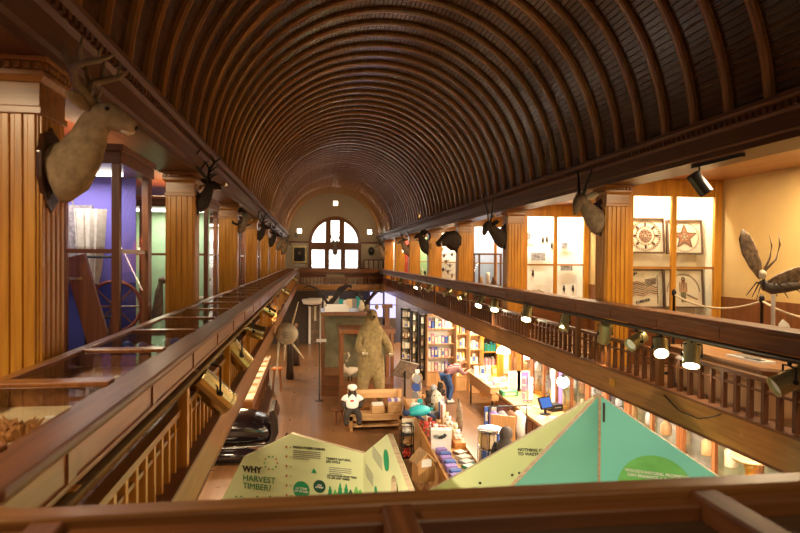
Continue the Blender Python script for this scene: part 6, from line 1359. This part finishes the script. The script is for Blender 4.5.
J = {'pel': (-.14, 0, .90), 'waist': (.0, 0, 1.00), 'chest': (.24, 0, 1.10), 'neck': (.38, 0, 1.19), 'head': (.45, 0, 1.26), 'face': (.9, 0, -.45)}
for s, y in (('L', 1), ('R', -1)): J.update({'sh'+s: (.26, .17*y, 1.10), 'el'+s: (.40, .23*y, .90), 'wr'+s: (.60, .17*y, .98), 'hip'+s: (-.13, .09*y, .84), 'kn'+s: (.03, .11*y, .47), 'an'+s: (-.02+.05*y, .12*y, .085), 'toe'+s: (.11+.05*y, .13*y, .05)})
person('shopper in a red plaid shirt and blue jeans bending over the pine tray table', (4.42, q.y, 0), .35, J, plaid('red_plaid'), mat('blue_denim', (.045, .10, .26), .9, vary=.25, scale=20), mat('light_hair', (.40, .32, .24), .8), GC['white'])
q = at(506, 431, Y=10.5)
J = {'pel': (0, 0, .92), 'waist': (0, 0, 1.06), 'chest': (.01, 0, 1.25), 'neck': (.02, 0, 1.40), 'head': (.04, 0, 1.48), 'face': (1, 0, -.1)}
for s, y in (('L', 1), ('R', -1)): J.update({'sh'+s: (.0, .17*y, 1.31), 'el'+s: (.06, .24*y, 1.04), 'wr'+s: (.26, .20*y, .98), 'hip'+s: (0, .09*y, .86), 'kn'+s: (.03, .10*y, .48), 'an'+s: (0, .11*y, .085), 'toe'+s: (.14, .13*y, .05)})
person('visitor with long dark grey hair seen from behind, just past the yellow board', (q.x, 10.5, 0), 1.15, J, mat('charcoal_knit', (.05, .045, .05), .9), mat('dark_trousers', (.03, .03, .04), .9), mat('grey_hair', (.075, .055, .045), .7, vary=.35, scale=30), BLACK, True)

# ------------------------------------------------------------------ light
w = bpy.data.worlds.new('world'); sc.world = w; w.use_nodes = True
w.node_tree.nodes['Background'].inputs[0].default_value = (.9, .8, .65, 1); w.node_tree.nodes['Background'].inputs[1].default_value = .02
WARM = (1, .74, .44)
for i in range(8):
    yl, yr = 1.5+4.47*i, 1.8+4.45*i
    area('gallery_lamp', (-2.3, yl, SOF-.02), (-2.3, yl, 0), .5, 1.2, 60, WARM)
    area('gallery_lamp', (5.0, yr, SOF-.02), (5.0, yr, 0), .5, 1.2, 70, WARM)
    for y in (2.2+4.4*i, 4.4+4.4*i):
        area('ground_lamp', (5.2, y, 2.84), (5.2, y, 0), .5, .5, 105, (1, .83, .60))
    area('ground_lamp', (-2.2, 3.4+4.4*i, 2.84), (-2.2, 3.4+4.4*i, 0), .5, .5, 75, WARM)
# uplights without fittings, added above both entablatures to brighten the vault
for i in range(4):
    for x, tx in ((XL+.10, 3.6), (XR-.10, -.9)):
        area('upper_fill', (x, 4.8+9.3*i, 6.12), (tx, 4.8+9.3*i, 8.4), .06, 8, (3, 11, 28, 56)[i], (1, .74, .46))
for x in (-.9, 3.6): area('upper_fill', (x, 36.5, 6.2), (XC+(XC-x)*.2, YF, 7.2), .5, .1, 12, (1, .8, .55))  # added pair hung in mid-air to brighten the far wall
area('near_lamp', (1.0, -1.6, 5.7), (1.0, 0, 3), 2, .6, 22, WARM)
# floods added along the rails, no fittings, to brighten exhibits and floor
for (x, y, tx, ty, tz, pw) in ((3.80, 3.2, 1.4, 6.4, 2.0, 40), (3.80, 8.6, 1.6, 6.2, 2.2, 120), (-.70, 3.2, 2.0, 5.9, 2.5, 290), (-.70, 8.4, 1.0, 7.0, 1.5, 60), (3.80, 12.0, 1.7, 17.0, 1.4, 300), (-.7, 14, .6, 19, 0, 260), (3.8, 9, .2, 13, 0, 220), (-.7, 24, .4, 28, 0, 160), (-.70, 11.0, 2.4, 14.0, .9, 220), (3.8, 15.5, 1.7, 19, 1.5, 120), (-.7, 20, 1.6, 22, 2, 60)):
    spot('nave_fill', (x, y, RAILZ-.42), (tx, ty, tz), pw, 70, (1, .80, .54), .06)
sc.view_settings.view_transform = 'Standard'; sc.view_settings.look = 'None'; sc.view_settings.exposure = 0.5; sc.view_settings.gamma = 1
sc.view_settings.use_curve_mapping = False
